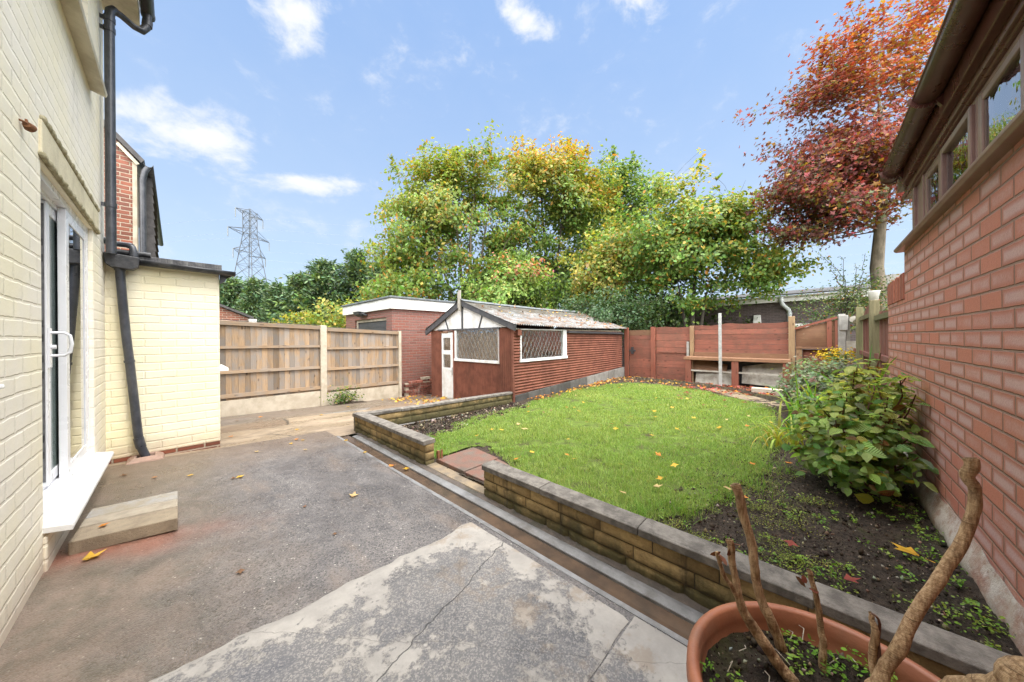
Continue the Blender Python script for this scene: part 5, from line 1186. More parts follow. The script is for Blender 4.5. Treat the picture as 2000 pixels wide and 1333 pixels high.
# 4 brown and yellow leaved young maple with ivy
def pal4(P, cl, n):
    k = np.clip(.5 + cl*.3 + rng.normal(0, .25, n), 0, 1); C = blend(jit(LIM*1.2, n), jit(np.array([.36,.22,.09]), n), k*.75); m = rng.random(n) < .35; C[m] = jit(GRN*1.1, m.sum()); m = rng.random(n) < .16; C[m] = jit(YEL*1.05, m.sum()); return C
o = at(1195, 661, 15); Bm = (o.x, o.y)
tree('maple_tree', 'young maple with mottled brown and yellow leaves between the larger trees', Bm, -.3, [(.1, .1, 4.6, .09), (-.2, .2, 4.0, .07)],
     [px_ell(1190,505,15,1.35,1.7,1.2), px_ell(1160,560,14.7,1.0,1.1,1.0,.4), px_ell(1235,520,15,.9,1.3,.9,.3)], 170, 46, .19, pal4, T_DIAM, (.24,.24,.17), 12, 'bark_dark', shoots=6)
# 5 round green tree with yellow tips
def pal5(P, cl, n):
    x, y = px_of(P); k = np.clip((470 - y)/260 + (x - 1380)/420 + cl*.2 + rng.normal(0, .25, n), 0, 1)
    C = blend(jit(np.array([.185,.305,.075]), n), jit(np.array([.40,.41,.085]), n), k); m = rng.random(n) < .10 + .10*k; C[m] = jit(YEL*.95, m.sum()); m = rng.random(n) < .10; C[m] = jit(DKG, m.sum()); m = rng.random(n) < .03; C[m] = jit(ORG, m.sum()); return C
o = at(1350, 661, 13.2); Bm = (o.x, o.y)
tree('round_tree', 'rounded green tree with yellow tips and a dark forked trunk just behind the red fence', Bm, -.3, [(-.35, .35, 3.6, .12), (.5, -.55, 3.6, .12), (.1, -.1, 4.8, .13)],
     [px_ell(1360,490,13.2,2.4,1.9,2.1), px_ell(1325,420,13.2,1.5,1.2,1.3,.4), px_ell(1485,535,13,1.35,1.0,1.1,.4), px_ell(1265,500,13.2,1.3,1.7,1.3,.4), px_ell(1430,460,13,1.4,1.1,1.2,.35), px_ell(1400,580,12.9,2.2,.7,1.4,.35), px_ell(1400,410,13.2,.9,.7,.8,.15), px_ell(1240,440,13.4,.8,.9,.8,.15)],
     470, 54, .155, pal5, T_SMALL, (.22,.22,.13), 26, 'bark_dark', bare=8, shoots=26, bough=.48)
# 6 sapling with pink tips, 7 dark shrub, 8 yellow hedge shrub
def pal6(P, cl, n):
    C = jit(GRN*1.3, n); m = (cl > .75) & (rng.random(n) < .75); C[m] = jit(np.array([.50,.20,.13]), m.sum()); m = rng.random(n) < .12; C[m] = jit(LIM*1.2, m.sum()); return C
o = at(1010, 661, 15.2); Bm = (o.x, o.y)
tree('sycamore_sapling', 'small green sapling with pinkish red leaf clusters behind the shed ridge', Bm, -.3, [(.1, .2, 3.6, .06), (-.4, .6, 3.0, .05)],
     [px_ell(1010,570,15.2,1.6,1.1,1.2), px_ell(1015,535,15.2,.6,.7,.6,.2), px_ell(950,585,15.2,.8,.7,.7,.3)], 110, 40, .19, pal6, T_DIAM, (.24,.24,.18), 8)
def pal7(P, cl, n):
    C = jit(np.array([.055,.105,.045]), n); m = rng.random(n) < .3; C[m] = jit(np.array([.10,.16,.075]), m.sum()); return C
o = at(1185, 661, 11.9); Bm = (o.x, o.y)
tree('evergreen_shrub', 'dark blue green evergreen shrub directly behind the shed roof', Bm, -.3, [(.2, .1, 2.0, .06), (-.3, .4, 1.9, .05)],
     [px_ell(1170,615,11.9,1.0,.75,.9), px_ell(1225,620,11.8,.8,.75,.8,.6), px_ell(1125,620,12.2,.7,.55,.7,.4), px_ell(1185,640,11.9,1.4,.6,.9,.6)], 210, 44, .10, pal7, T_SMALL, (.17,.17,.12), 8, 'bark_dark', cat='shrub')
def pal8(P, cl, n):
    C = jit(np.array([.22,.26,.035]), n); m = rng.random(n) < .3; C[m] = jit(YEL, m.sum()); m = rng.random(n) < .25; C[m] = jit(GRN, m.sum()); return C
o = at(650, 661, 12.6); Bm = (o.x, o.y)
tree('golden_shrub', 'yellow green leafed shrub growing up behind the timber fence', Bm, -.3, [(0, 0, 2.1, .05), (-.6, .4, 1.9, .04)],
     [px_ell(655,622,12.6,.65,.7,.6), px_ell(605,632,12.8,.5,.35,.5,.35), px_ell(690,610,13.6,.5,.7,.5,.3)], 90, 36, .13, pal8, T_SMALL, (.17,.17,.14), 6, cat='shrub', bare=3)
# red maple beyond the right wall
def palR(P, cl, n):
    x, y = px_of(P); k = np.clip((430 - y)/330 + cl*.25 + rng.normal(0, .25, n), 0, 1)
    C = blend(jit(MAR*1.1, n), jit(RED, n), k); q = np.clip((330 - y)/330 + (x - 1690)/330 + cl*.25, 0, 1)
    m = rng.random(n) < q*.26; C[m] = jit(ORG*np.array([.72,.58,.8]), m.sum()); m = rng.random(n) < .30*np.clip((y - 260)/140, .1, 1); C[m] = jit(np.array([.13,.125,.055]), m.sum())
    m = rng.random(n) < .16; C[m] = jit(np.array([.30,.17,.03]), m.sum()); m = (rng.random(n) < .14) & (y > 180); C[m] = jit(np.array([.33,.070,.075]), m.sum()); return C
YR = 10.2; o = at(1728, 661, YR); Bm = (o.x, o.y)
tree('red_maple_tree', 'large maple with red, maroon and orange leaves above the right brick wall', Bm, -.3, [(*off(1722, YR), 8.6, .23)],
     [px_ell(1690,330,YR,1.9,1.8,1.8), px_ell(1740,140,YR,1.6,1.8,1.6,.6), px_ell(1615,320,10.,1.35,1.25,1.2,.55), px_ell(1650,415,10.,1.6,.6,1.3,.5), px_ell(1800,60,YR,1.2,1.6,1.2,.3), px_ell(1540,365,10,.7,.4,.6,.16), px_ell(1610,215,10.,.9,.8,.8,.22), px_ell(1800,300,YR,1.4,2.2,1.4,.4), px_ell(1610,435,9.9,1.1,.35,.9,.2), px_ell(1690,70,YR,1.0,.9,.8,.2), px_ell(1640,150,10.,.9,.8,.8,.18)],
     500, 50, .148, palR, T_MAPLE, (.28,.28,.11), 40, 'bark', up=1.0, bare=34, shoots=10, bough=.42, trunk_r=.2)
# arching shrub over the back right fence corner
def palC(P, cl, n):
    C = jit(np.array([.060,.105,.032]), n); m = rng.random(n) < .25; C[m] = jit(np.array([.17,.20,.05]), m.sum()); m = rng.random(n) < .05; C[m] = jit(np.array([.25,.08,.03]), m.sum()); return C
o = at(1655, 661, 8.3); Bm = (o.x, o.y)
ct = tree('cotoneaster_shrub', 'wild green shrub with arching sprays over the right end of the back fence', Bm, -.3, [(0, .1, 1.9, .035), (.2, -.3, 1.8, .03), (-.1, .4, 1.9, .03)],
     [px_ell(1655,598,8.3,.6,.36,.5), px_ell(1700,590,8.3,.4,.35,.4,.5), px_ell(1620,610,8.1,.35,.2,.3,.3)], 120, 36, .050, palC, T_SMALL, (.12,.12,.09), 8, 'bark_dark', cat='shrub')
def sprays(parent, tips, base, n, size, pal, mat):
    Ps = []; b = MB()
    for tp in tips:
        pts = limb_path(base + rng.normal(0, .1, 3), np.array(tp), 9, wob=.3); b.tube(pts, np.linspace(.012, .003, 9), 4, False)
        for _ in range(n):
            s = .25 + .75*rng.random(); i = min(int(s*8), 7); Ps.append(np.array(pts[i])*(1-(s*8-i)) + np.array(pts[i+1])*(s*8-i) + rng.normal(0, .03, 3))
    b.build('stem', M['bark_dark'], parent, recalc=False); P = np.array(Ps); N = len(P)
    leaf_mesh('foliage', T_SMALL[0], T_SMALL[1], P, basis(rng.normal(0, 1, (N, 3)) + np.array([0,0,.5]), rng.uniform(0, 6.3, N)), size*rng.uniform(.6, 1.3, N), pal(P, rng.normal(0,1,N), N), M[mat], parent)
sprays(ct, [tuple(at(*q)) for q in ((1598,492,8.2),(1612,500,8.2),(1640,500,8.3),(1690,495,8.4),(1720,520,8.4),(1575,590,7.9),(1560,605,7.9),(1745,535,8.4),(1670,515,8.2))], np.array(at(1655,600,8.3)), 55, .048, palC, 'leaf_tree')
# conifers beyond the fence
def palK(P, cl, n):
    C = jit(np.array([.090,.150,.085]), n, .1, .3); m = (rng.random(n) < .45); C[m] = jit(np.array([.16,.235,.115]), m.sum()); m = cl > .9; C[m] = jit(np.array([.17,.245,.08]), m.sum()); return C
def conifer(px, top, depth, rad, label):
    o = at(px, 661, depth); H_ = at(px, top, depth).z; t = thing('conifer', label, 'tree', (o.x, o.y, -.5), 'conifers beyond the fence')
    b = MB(); b.tube([(o.x, o.y, -.5), (o.x, o.y, H_*.97)], [.25, .04], 7)
    n0 = 230; hh = rng.random(n0)**.8; a = rng.uniform(0, 2*PI, n0); rr = rad*(1 - hh)**.62*(.55 + .55*rng.random(n0)) + .1; z = -.2 + (H_ + .2)*hh
    P0 = np.stack([o.x + rr*np.cos(a), o.y + rr*np.sin(a), z + rr*.35], 1)
    for i in range(0, n0, 3): b.tube([(o.x, o.y, z[i] - .2), tuple(P0[i])], [.05, .012], 4, False)
    b.build('trunk', M['bark_dark'], t, recalc=False)
    n = n0*46; i = rng.integers(n0, size=n); s = rng.random(n); d = np.stack([np.cos(a), np.sin(a), np.full(n0, .55)], 1)[i]
    P = P0[i] + d*(s - .75)[:, None]*1.1 + rng.normal(0, .17, (n, 3)) - np.array([0,0,1])*(.25*np.abs(rng.normal(0, 1, n)))[:, None]*.5
    ydir = d*np.array([1,1,.3]) + rng.normal(0, .55, (n, 3)); ydir /= np.linalg.norm(ydir, axis=1, keepdims=True); x = np.cross(ydir, np.array([0,0,1.]) + rng.normal(0, .5, (n, 3))); x /= np.linalg.norm(x, axis=1, keepdims=True)
    R = np.stack([x, ydir, np.cross(x, ydir)], 2); leaf_mesh('crown', [(0,0,0),(.17,.3,.03),(.10,.75,0),(0,1,-.05),(-.10,.75,0),(-.17,.3,.03)], [(0,1,2,3,4,5)], P, R, .40*rng.uniform(.5, 1.2, n), palK(P, rng.normal(0,1,n0)[i], n), M['leaf_conifer'], t)
for q in ((452,548,30,1.9,'dark green conifer just right of the outhouse gutter, leftmost of the row'),(502,552,29,1.8,'low dark conifer under the tall pylon'),(548,560,27,1.6,'short conifer between the pylon and the tallest conifers'),(592,540,25,1.8,'mid green conifer left of the tallest pair'),(632,515,25,2.2,'tall bright green conifer with feathery top left of the garage'),(700,496,27,2.8,'tallest dark conifer above the garage front'),(752,512,26,2.3,'dark conifer against the left edge of the yellow maple'),(420,560,33,2.,'dark conifer half hidden by the outhouse')): conifer(*q)
# understorey behind the shed and the red fence
def palU(P, cl, n):
    C = jit(np.array([.050,.085,.022]), n); m = rng.random(n) < .2; C[m] = jit(GRN*1.2, m.sum()); return C
o = at(1290, 661, 15.5); Bm = (o.x, o.y)
tree('hedge_shrub', 'dense green understorey shrub seen under the round tree behind the gate', Bm, -.3, [(0, 0, 2.4, .06)], [px_ell(1290,600,15.5,2.6,1.5,1.2), px_ell(1080,600,16.5,3.,1.6,1.2,.8), px_ell(1440,625,15.5,1.8,.6,1.,.3)], 260, 40, .16, palU, T_SMALL, (.26,.26,.2), 8, 'bark_dark', cat='shrub')
# ---------------------------------------------------------------- shrubs in the garden
def shrub_big():
    t = thing('viburnum_shrub', 'big leafy green shrub with ribbed oval leaves against the right brick wall', 'shrub', (3.75, -.15, .1))
    ells = [(3.80,-.31,.60,.57,.29,.47,1.), (3.60,-.07,.43,.48,.26,.42,.7), (3.36,-.23,.39,.38,.27,.28,.55)]; ctr = np.array([3.66, -.21, .45])
    n0 = 400; E = in_ell(n0, ells, .14); E[:, 1] = np.maximum(E[:, 1], -.51); E[:, 2] = np.maximum(E[:, 2], .20 + .08*rng.random(n0))
    v = (E - ctr)/np.array([.75, .45, .5]); r = np.linalg.norm(v, axis=1); v /= r[:, None]
    b = MB(); B0 = np.array([3.8, -.30, .06])
    for i in range(n0):
        if i % 3 == 0: P = limb_path(B0 + rng.normal(0, .09, 3)*np.array([1.4, .6, .1]), E[i], 6, wob=.3); b.tube(P, np.linspace(.011, .0035, 6), 5, False)
    for q in ((1672,812,3.0),(1712,760,3.3),(1752,770,2.7),(1645,790,3.1),(1665,735,3.3),(1700,705,3.2),(1776,735,2.8),(1720,690,3.2),(1712,845,2.5),(1742,835,2.4)):
        p = np.array(at(*q)); b.tube(limb_path(p + np.array([.05, .02, -.35]), p, 5, wob=.3), np.linspace(.009, .0055, 5), 6)
    b.build('stem', M['stem_red'], t, recalc=False)
    per = 8; n = n0*per; i = np.repeat(np.arange(n0), per); k = np.tile(np.arange(per), n0)
    a = k*2.4 + rng.uniform(0, 6, n0)[i]; out = v[i]*.30 + np.stack([np.cos(a), np.sin(a), rng.uniform(-.75, .05, n)], 1); out /= np.linalg.norm(out, axis=1, keepdims=True)
    P = E[i] - v[i]*(k*.020)[:, None] + rng.normal(0, .012, (n, 3))
    nn = np.array([0, 0, .55]) + v[i]*1.0 + rng.normal(0, .28, (n, 3)); x = np.cross(out, nn); x /= np.linalg.norm(x, axis=1, keepdims=True); z = np.cross(x, out); R = np.stack([x, out, z], 2)
    S = rng.uniform(.042, .088, n)*np.where(rng.random(n) < .10, 1.5, 1.)
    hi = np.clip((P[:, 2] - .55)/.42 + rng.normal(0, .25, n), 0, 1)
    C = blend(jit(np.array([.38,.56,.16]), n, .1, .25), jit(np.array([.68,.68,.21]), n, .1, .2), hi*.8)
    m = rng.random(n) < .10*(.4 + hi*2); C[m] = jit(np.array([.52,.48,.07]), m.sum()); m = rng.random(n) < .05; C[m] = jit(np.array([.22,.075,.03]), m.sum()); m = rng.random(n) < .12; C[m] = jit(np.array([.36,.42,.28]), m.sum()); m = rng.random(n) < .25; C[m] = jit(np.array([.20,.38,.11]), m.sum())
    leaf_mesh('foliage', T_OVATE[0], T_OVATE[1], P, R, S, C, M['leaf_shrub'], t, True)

shrub_big()
def shrub_back():
    t = thing('flowering_shrub', 'low dull green shrub with yellow flower tips behind the big leafy shrub', 'shrub', (7.4, -.05, .0))
    ells = [(7.3,-.02,.46,.80,.46,.46,1.), (6.8,.12,.34,.5,.34,.36,.5), (7.9,-.25,.5,.6,.28,.46,.4)]
    Cc = in_ell(170, ells, .3); b = MB()
    for c in Cc[::2]: b.tube(limb_path((7.4 + rng.normal(0,.1), -.05 + rng.normal(0,.06), -.05), c, 5, wob=.3), np.linspace(.012, .004, 5), 4, False)
    b.build('stem', M['stem_red'], t, recalc=False)
    n = 170*26; i = rng.integers(170, size=n); P = Cc[i] + rng.normal(0, .055, (n, 3)); out = P - np.array([7.4, 0, .3]); out /= np.linalg.norm(out, axis=1, keepdims=True)
    C = jit(np.array([.13,.19,.085]), n); m = rng.random(n) < .3; C[m] = jit(np.array([.26,.29,.19]), m.sum()); m = rng.random(n) < .10; C[m] = jit(np.array([.20,.09,.06]), m.sum()); m = rng.random(n) < .1; C[m] = jit(np.array([.20,.26,.05]), m.sum())
    leaf_mesh('foliage', T_SMALL[0], T_SMALL[1], P, basis(out*.6 + np.array([0,0,.8]) + rng.normal(0,.4,(n,3)), rng.uniform(0,6.3,n)), rng.uniform(.04,.075,n), C, M['leaf_tree'], t)
    top = np.array([tuple(at(*q)) for q in ((1605,694,7.0),(1632,688,7.0),(1660,690,7.1),(1672,692,7.0),(1622,700,6.9),(1650,700,6.9),(1684,696,7.))]); n = 7*60; i = rng.integers(7, size=n)
    P = top[i] + rng.normal(0, 1, (n, 3))*np.array([.08, .07, .06]); leaf_mesh('flower', T_SMALL[0], T_SMALL[1], P, basis(rng.normal(0,.6,(n,3)) + np.array([0,0,.8]), rng.uniform(0,6.3,n)), rng.uniform(.04,.07,n), jit(np.array([.70,.50,.03]), n, .08, .2), M['leaf_tree'], t)
shrub_back()
def strap_clump(name, label, ctr, n, L, w, cols, spread, lean):
    a = rng.uniform(0, 2*PI, n); ln = np.abs(rng.normal(lean, .25, n)); k = 6; V = []; Fc = []; C = []
    me_v = []; o = thing(name, label, 'plant', tuple(ctr))
    for j in range(n):
        b0 = np.array(ctr) + np.array([rng.normal(0, spread), rng.normal(0, spread*.7), 0]); d = np.array([math.cos(a[j]), math.sin(a[j]), 0]); s = np.array([-d[1], d[0], 0]); l = L*rng.uniform(.6, 1.1); c = jit(cols[rng.integers(len(cols))], 1)[0]; q0 = len(V)
        tw = rng.normal(0, .4)
        for q in range(k+1):
            t = q/k; ang = ln[j]*(.4 + 1.3*t*t); r_ = l*t; p = b0 + d*(r_*math.sin(ang)) + np.array([0, 0, r_*math.cos(ang)]); h = w*(1 - t**2.2)*.5 + .0005
            ss = s*math.cos(tw*t) + d*math.sin(tw*t); V += [p - ss*h, p + ss*h]; C += [c, c]
        for q in range(k): Fc.append((q0+2*q, q0+2*q+1, q0+2*q+3, q0+2*q+2))
    b = MB(); b.add(V, Fc, 1., True); ob = b.build('foliage', M['leaf_blade'], o, recalc=False)
    at_ = ob.data.attributes.new('leafcol', 'FLOAT_COLOR', 'POINT'); at_.data.foreach_set('color', np.concatenate([np.array(C), np.ones((len(C), 1))], 1).ravel().astype(np.float32))
strap_clump('iris_clump', 'bright green strap leaved clump between the two shrubs by the wall', (5.35, .05, .08), 70, .70, .030, [(.16,.34,.03),(.22,.38,.04),(.10,.26,.05),(.34,.36,.05)], .17, .42)
strap_clump('iris_clump', 'taller strap leaves standing against the brick wall behind the big shrub', (5.0, -.40, .08), 22, 1.02, .034, [(.12,.28,.06),(.18,.34,.04)], .09, .22)
strap_clump('iris_clump', 'yellowing grassy clump spilling onto the lawn left of the big leafy shrub', (4.55, .26, .08), 45, .36, .018, [(.36,.38,.05),(.28,.36,.04),(.42,.36,.08)], .14, .75)
# small plant at the foot of the fence
t = thing('fence_plant', 'small leafy plant growing at the foot of the fence beside the concrete post', 'plant', (2.82, 8.30, -.30))
n = 420; P = np.array([2.82, 8.28, -.26]) + np.abs(rng.normal(0, 1, (n, 3)))*np.array([0, 0, .17]) + rng.normal(0, 1, (n, 3))*np.array([.17, .08, .02]); C = jit(np.array([.085,.16,.035]), n); m = rng.random(n) < .2; C[m] = jit(np.array([.24,.27,.06]), m.sum()); m = rng.random(n) < .06; C[m] = jit(YEL, m.sum())
b = MB()
for j in range(16): b.tube([(2.82+rng.normal(0,.04), 8.3, -.32), tuple(P[j*20])], [.006, .002], 4, False)
b.build('stem', M['stem_red'], t, recalc=False); leaf_mesh('foliage', T_SMALL[0], T_SMALL[1], P, basis(rng.normal(0,.6,(n,3)) + np.array([0,-.4,.7]), rng.uniform(0,6.3,n)), rng.uniform(.03,.065,n), C, M['leaf_tree'], t)
b = MB(); b.grid(lambda u, v: (2.45 + .85*u, 8.16 + .30*v, -.33 + .05*math.sin(PI*u)*math.sin(PI*v) + .02*fnoise(u*9, v*5)), 24, 10); b.build('soil_patch', M['soil'], kind='structure')
# weeds on the bed: small clumped leaves nobody could count
def weeds(name, label, spots, size, cols, zf, lift):
    Ps, Cs, Ns, Ss = [], [], [], []
    for (x, y, r, k) in spots:
        c0 = cols[rng.integers(len(cols))]
        for _ in range(k):
            a = rng.uniform(0, 2*PI); q = r*rng.random()**.6; px_, py_ = x + q*math.cos(a), y + q*math.sin(a)
            Ps.append((px_, py_, zf(px_, py_) + lift*rng.random())); Cs.append(jit(np.array(c0), 1, .1, .25)[0]); Ss.append(size*rng.uniform(.5, 1.3))
    n = len(Ps); o = leaf_mesh(name, T_SMALL[0], T_SMALL[1], np.array(Ps), basis(rng.normal(0,.45,(n,3)) + np.array([0,0,1.]), rng.uniform(0,6.3,n)), np.array(Ss), np.array(Cs), M['leaf_weed'])
    tag(o, label, 'weeds', kind='stuff')
sp_ = []
for _ in range(700):
    x, y = rng.uniform(1.85, 4.2), rng.uniform(-.50, .75)
    dw = (.50 + y)/.9; k = fnoise(x, y, 3, 2.2)
    pr = .75*math.exp(-(((y+.42)/.16)**2)) + .55*math.exp(-((x-1.95)/.22)**2) + (.25 if k > .1 else .03)
    if rng.random() < pr: sp_.append((x, y, rng.uniform(.015, .06), rng.integers(8, 26)))
bed_z = lambda x, y: lawn_z(x, y) + .018
weeds('weeds', 'small bright green weeds spreading over the dark soil bed', sp_, .014, [(.20,.34,.035),(.15,.29,.03),(.26,.36,.06)], bed_z, .02)
sp_ = [(x, y, rng.uniform(.05, .11), rng.integers(80, 190)) for x, y in zip(rng.uniform(1.85, 3.9, 95), rng.uniform(-.05, .75, 95)) if fnoise(x, y, 8, 2.) > (.02 if y < .2 else -.2)]
weeds('moss', 'yellow green moss patches between the lawn and the soil bed', sp_, .008, [(.22,.27,.04),(.28,.30,.06),(.17,.22,.03)], bed_z, .012)
b = MB(); P = [tuple(at(*q)) for q in ((1738,962,2.75),(1755,972,2.7),(1772,985,2.65),(1795,1003,2.6))]; b.tube(P, [.020,.024,.022,.016], 8); tag(b.build('dead_branch', M['bark_pale'], recalc=False), 'broken dead branch lying on the soil under the big leafy shrub', 'branch')
# ---------------------------------------------------------------- planter and pruned stems
pt = thing('planter', 'round terracotta plastic planter standing on the patio in the right foreground', 'planter', (1.03, -.05, -.03))
b = MB(); c = (1.03, -.05); RM = .40
b.lathe(c, [(0,-.03),(.225,-.03),(.235,.0),(.292,.30),(.300,.33),(.318,.338),(.322,.36),(.320,.392),(.313,.402),(.302,.403),(.293,.397),(.288,.36),(.280,.30),(0,.30)], 72); b.build('bowl', M['pot'], pt, recalc=False)
b = MB()
def potsoil(u, v): r = .2845*v; a = 2*PI*u; x, y = c[0] + r*math.cos(a), c[1] + r*math.sin(a); return (x, y, .332 + .016*fnoise(x, y, 0, 14.) + .010*fnoise(x, y, 4, 45.))
b.grid(potsoil, 90, 34); b.build('compost', M['soil'], pt, recalc=False)
ps = thing('pruned_shrub', 'bare pruned brown stems standing in the terracotta planter', 'shrub', (1.15, -.05, .33))
def stem(pts, rads, knots=6, cut=True, mat='bark_pale'):
    p3 = [Vector(at(*q)) for q in pts]; P = []; R_ = []; k = len(p3); n = 64; rl = [random.random() for _ in range(9)]
    for j in range(n+1):
        s = j/n*(k-1); i = min(int(s), k-2); f = s - i; p0, p1, p2, p3_ = p3[max(i-1,0)], p3[i], p3[i+1], p3[min(i+2,k-1)]
        q = .5*((2*p1) + (p2-p0)*f + (2*p0-5*p1+4*p2-p3_)*f*f + (3*p1-p0-3*p2+p3_)*f**3)
        r = rads[i]*(1-f) + rads[i+1]*f; r *= 1 + .10*fnoise(j, pts[0][0], 0, .35) + .05*fnoise(j, pts[0][1], 3, 1.3) + .085*max(math.exp(-((j/n - q_)/.012)**2) for q_ in rl[:knots]); P.append(q + Vector((fnoise(j,1,0,.2), fnoise(j,2,0,.2), 0))*r*.5); R_.append(r)
    b = MB(); b.tube(P, R_, 12)
    st_ = b.build('stem', M[mat], ps, recalc=False)
    if cut:
        b = MB(); b.tube([P[-1], P[-1] + (P[-1]-P[-2]).normalized()*.003], [R_[-1]*.80, R_[-1]*.72], 12, tint=.45); b.build('cut_end', M[mat], st_, recalc=False)
    return st_
stem([(1541,1312,.93),(1524,1258,.935),(1492,1181,.95),(1475,1118,.965),(1464,1048,.985),(1438,948,1.0)], [.0135,.0135,.0125,.0115,.0115,.0135])
stem([(1560,1345,.86),(1517,1293,.87),(1482,1240,.88),(1447,1181,.89),(1435,1125,.90),(1426,1056,.91)], [.015,.0145,.0145,.0110,.0085,.0095])
stem([(1440,1168,.893),(1428,1145,.885),(1415,1125,.88),(1403,1092,.875),(1400,1078,.872)], [.0065,.006,.0055,.005,.0035], cut=False)
stem([(1606,1345,.88),(1607,1270,.89),(1604,1219,.90),(1592,1160,.91),(1581,1114,.92)], [.009,.0085,.0075,.0065,.006])
stem([(1706,1392,.79),(1706,1345,.79),(1707,1275,.80),(1708,1232,.80),(1701,1198,.81)], [.0078,.0075,.0075,.0075,.004])
stem([(1714,1392,.79),(1714,1345,.79),(1716,1255,.80),(1718,1222,.80),(1712,1205,.80),(1700,1198,.81)], [.0045,.0045,.004,.003,.0025,.002], cut=False, mat='stem_red')
stem([(1688,1402,.78),(1700,1358,.78),(1716,1331,.78),(1751,1265,.78),(1814,1170,.775),(1849,1114,.775),(1891,1027,.77),(1902,962,.765),(1894,930,.765),(1900,897,.76)], [.0155,.0150,.0140,.0130,.0122,.0120,.0115,.0095,.0118,.0125], 9)
lg = [(1872,1510,.68),(1848,1425,.645),(1885,1368,.60),(1960,1348,.54),(2060,1325,.50)]
stem(lg, [.020,.022,.023,.025,.026], 4, mat='bark_pale')
P = np.array([tuple(at(*q)) for q in ((1402,1090,.873),(1405,1082,.873),(1408,1078,.874),(1572,1140,.905),(1565,1136,.905),(1574,1148,.904),(1580,1150,.906),(1427,1062,.91),(1430,1072,.91))])
for j in range(9): leaf_mesh('withered_leaf', T_SMALL[0], T_SMALL[1], P[j:j+1], basis(rng.normal(0,1,(1,3)), rng.uniform(0,6,1)), np.full(1, .030), jit(np.array([.17,.06,.03]), 1), M['leaf_dead'], ps)
spots = []
for (qx, qy, r, k) in ((1385,1270,.022,26),(1380,1300,.02,18),(1405,1200,.012,7),(1590,1235,.05,120),(1540,1250,.025,40),(1660,1265,.05,110),(1620,1290,.05,80),(1440,1325,.02,16),(1700,1300,.05,70),(1560,1290,.03,40),(1500,1190,.014,12),(1505,1215,.02,20),(1740,1325,.03,30)):
    x, y = gnd(qx, qy, .36)
    if math.hypot(x-c[0], y-c[1]) < .275: spots.append((x, y, r, k))
weeds('planter_weeds', 'fresh green seedlings growing in the compost of the terracotta planter', spots, .0125, [(.19,.36,.03),(.24,.40,.05),(.15,.30,.03)], lambda x, y: .338, .035)
b = MB()
for _ in range(26):
    a = rng.uniform(0, 6.3); r = .26*rng.random()**.6; x, y = c[0] + r*math.cos(a), c[1] + r*math.sin(a); q = rng.uniform(0, 6.3); l = rng.uniform(.02, .06)
    b.tube([(x, y, .345), (x + l*.6*math.cos(q), y + l*.6*math.sin(q), .352 + .02*rng.random()), (x + l*math.cos(q+.5), y + l*math.sin(q+.5), .343 + .03*rng.random())], .0013, 4, False)
tag(b.build('dry_straw', M['concrete_pale'], recalc=False), 'dry pale stalks scattered on the planter compost', 'straw', kind='stuff')
# ---------------------------------------------------------------- fallen leaves
def leaf_proto(seed, curl):
    r2 = random.Random(seed); b = MB(); v = []
    for x, y, z in maple_outline():
        y -= .35; v.append((x*(1 + r2.uniform(-.1,.1)), y*(1 + r2.uniform(-.1,.1)), curl*((x*x + y*y)*1.0 + .35*r2.uniform(-1, 1)*abs(x)) + .02))
    v.append((.0, -.75, .06)); v.append((.03, -.75, .07)); v.append((.02, -.33, .03))
    n = 10; f = [(0, i, i+1) for i in range(1, n-1)] + [(0, n-1, 1)] + [(10, 11, 12)]
    me = bpy.data.meshes.new('fallen_leaf'); me.from_pydata(v, [], f); return me, len(v)
LEAFC = {'yellow': (.62,.36,.03), 'orange': (.60,.22,.03), 'buff': (.55,.38,.17), 'brown': (.20,.10,.05), 'red': (.28,.05,.035), 'gold': (.66,.42,.05)}
LP = {}
for nm, col in LEAFC.items():
    for s in range(3):
        me, k = leaf_proto(hash(nm) % 97 + s*7 if False else len(nm)*13 + s*7, (.10, .2, .34)[s]); a = me.attributes.new('leafcol', 'FLOAT_COLOR', 'POINT')
        C = np.concatenate([jit(np.array(col), k, .06, .18), np.ones((k, 1))], 1); C[0, :3] *= .8; a.data.foreach_set('color', C.ravel().astype(np.float32)); me.materials.append(M['leaf_dead']); LP[(nm, s)] = me
def fallen(x, y, z, size, kind, label, group=None, s=None, tilt=.2):
    o = bpy.data.objects.new('fallen_leaf', LP[(kind, random.randrange(3) if s is None else s)]); COL.objects.link(o); o.location = (x, y, z); o.scale = (size,)*3
    o.rotation_euler = (random.uniform(-tilt, tilt), random.uniform(-tilt, tilt), random.uniform(0, 6.28)); tag(o, label, 'leaf', group); return o
random.seed(41)
def at_patio(px_, py_):
    x, y = gnd(px_, py_, 0.)
    for _ in range(4): x, y = gnd(px_, py_, patio_z(x, y))
    return x, y, patio_z(x, y) + .008
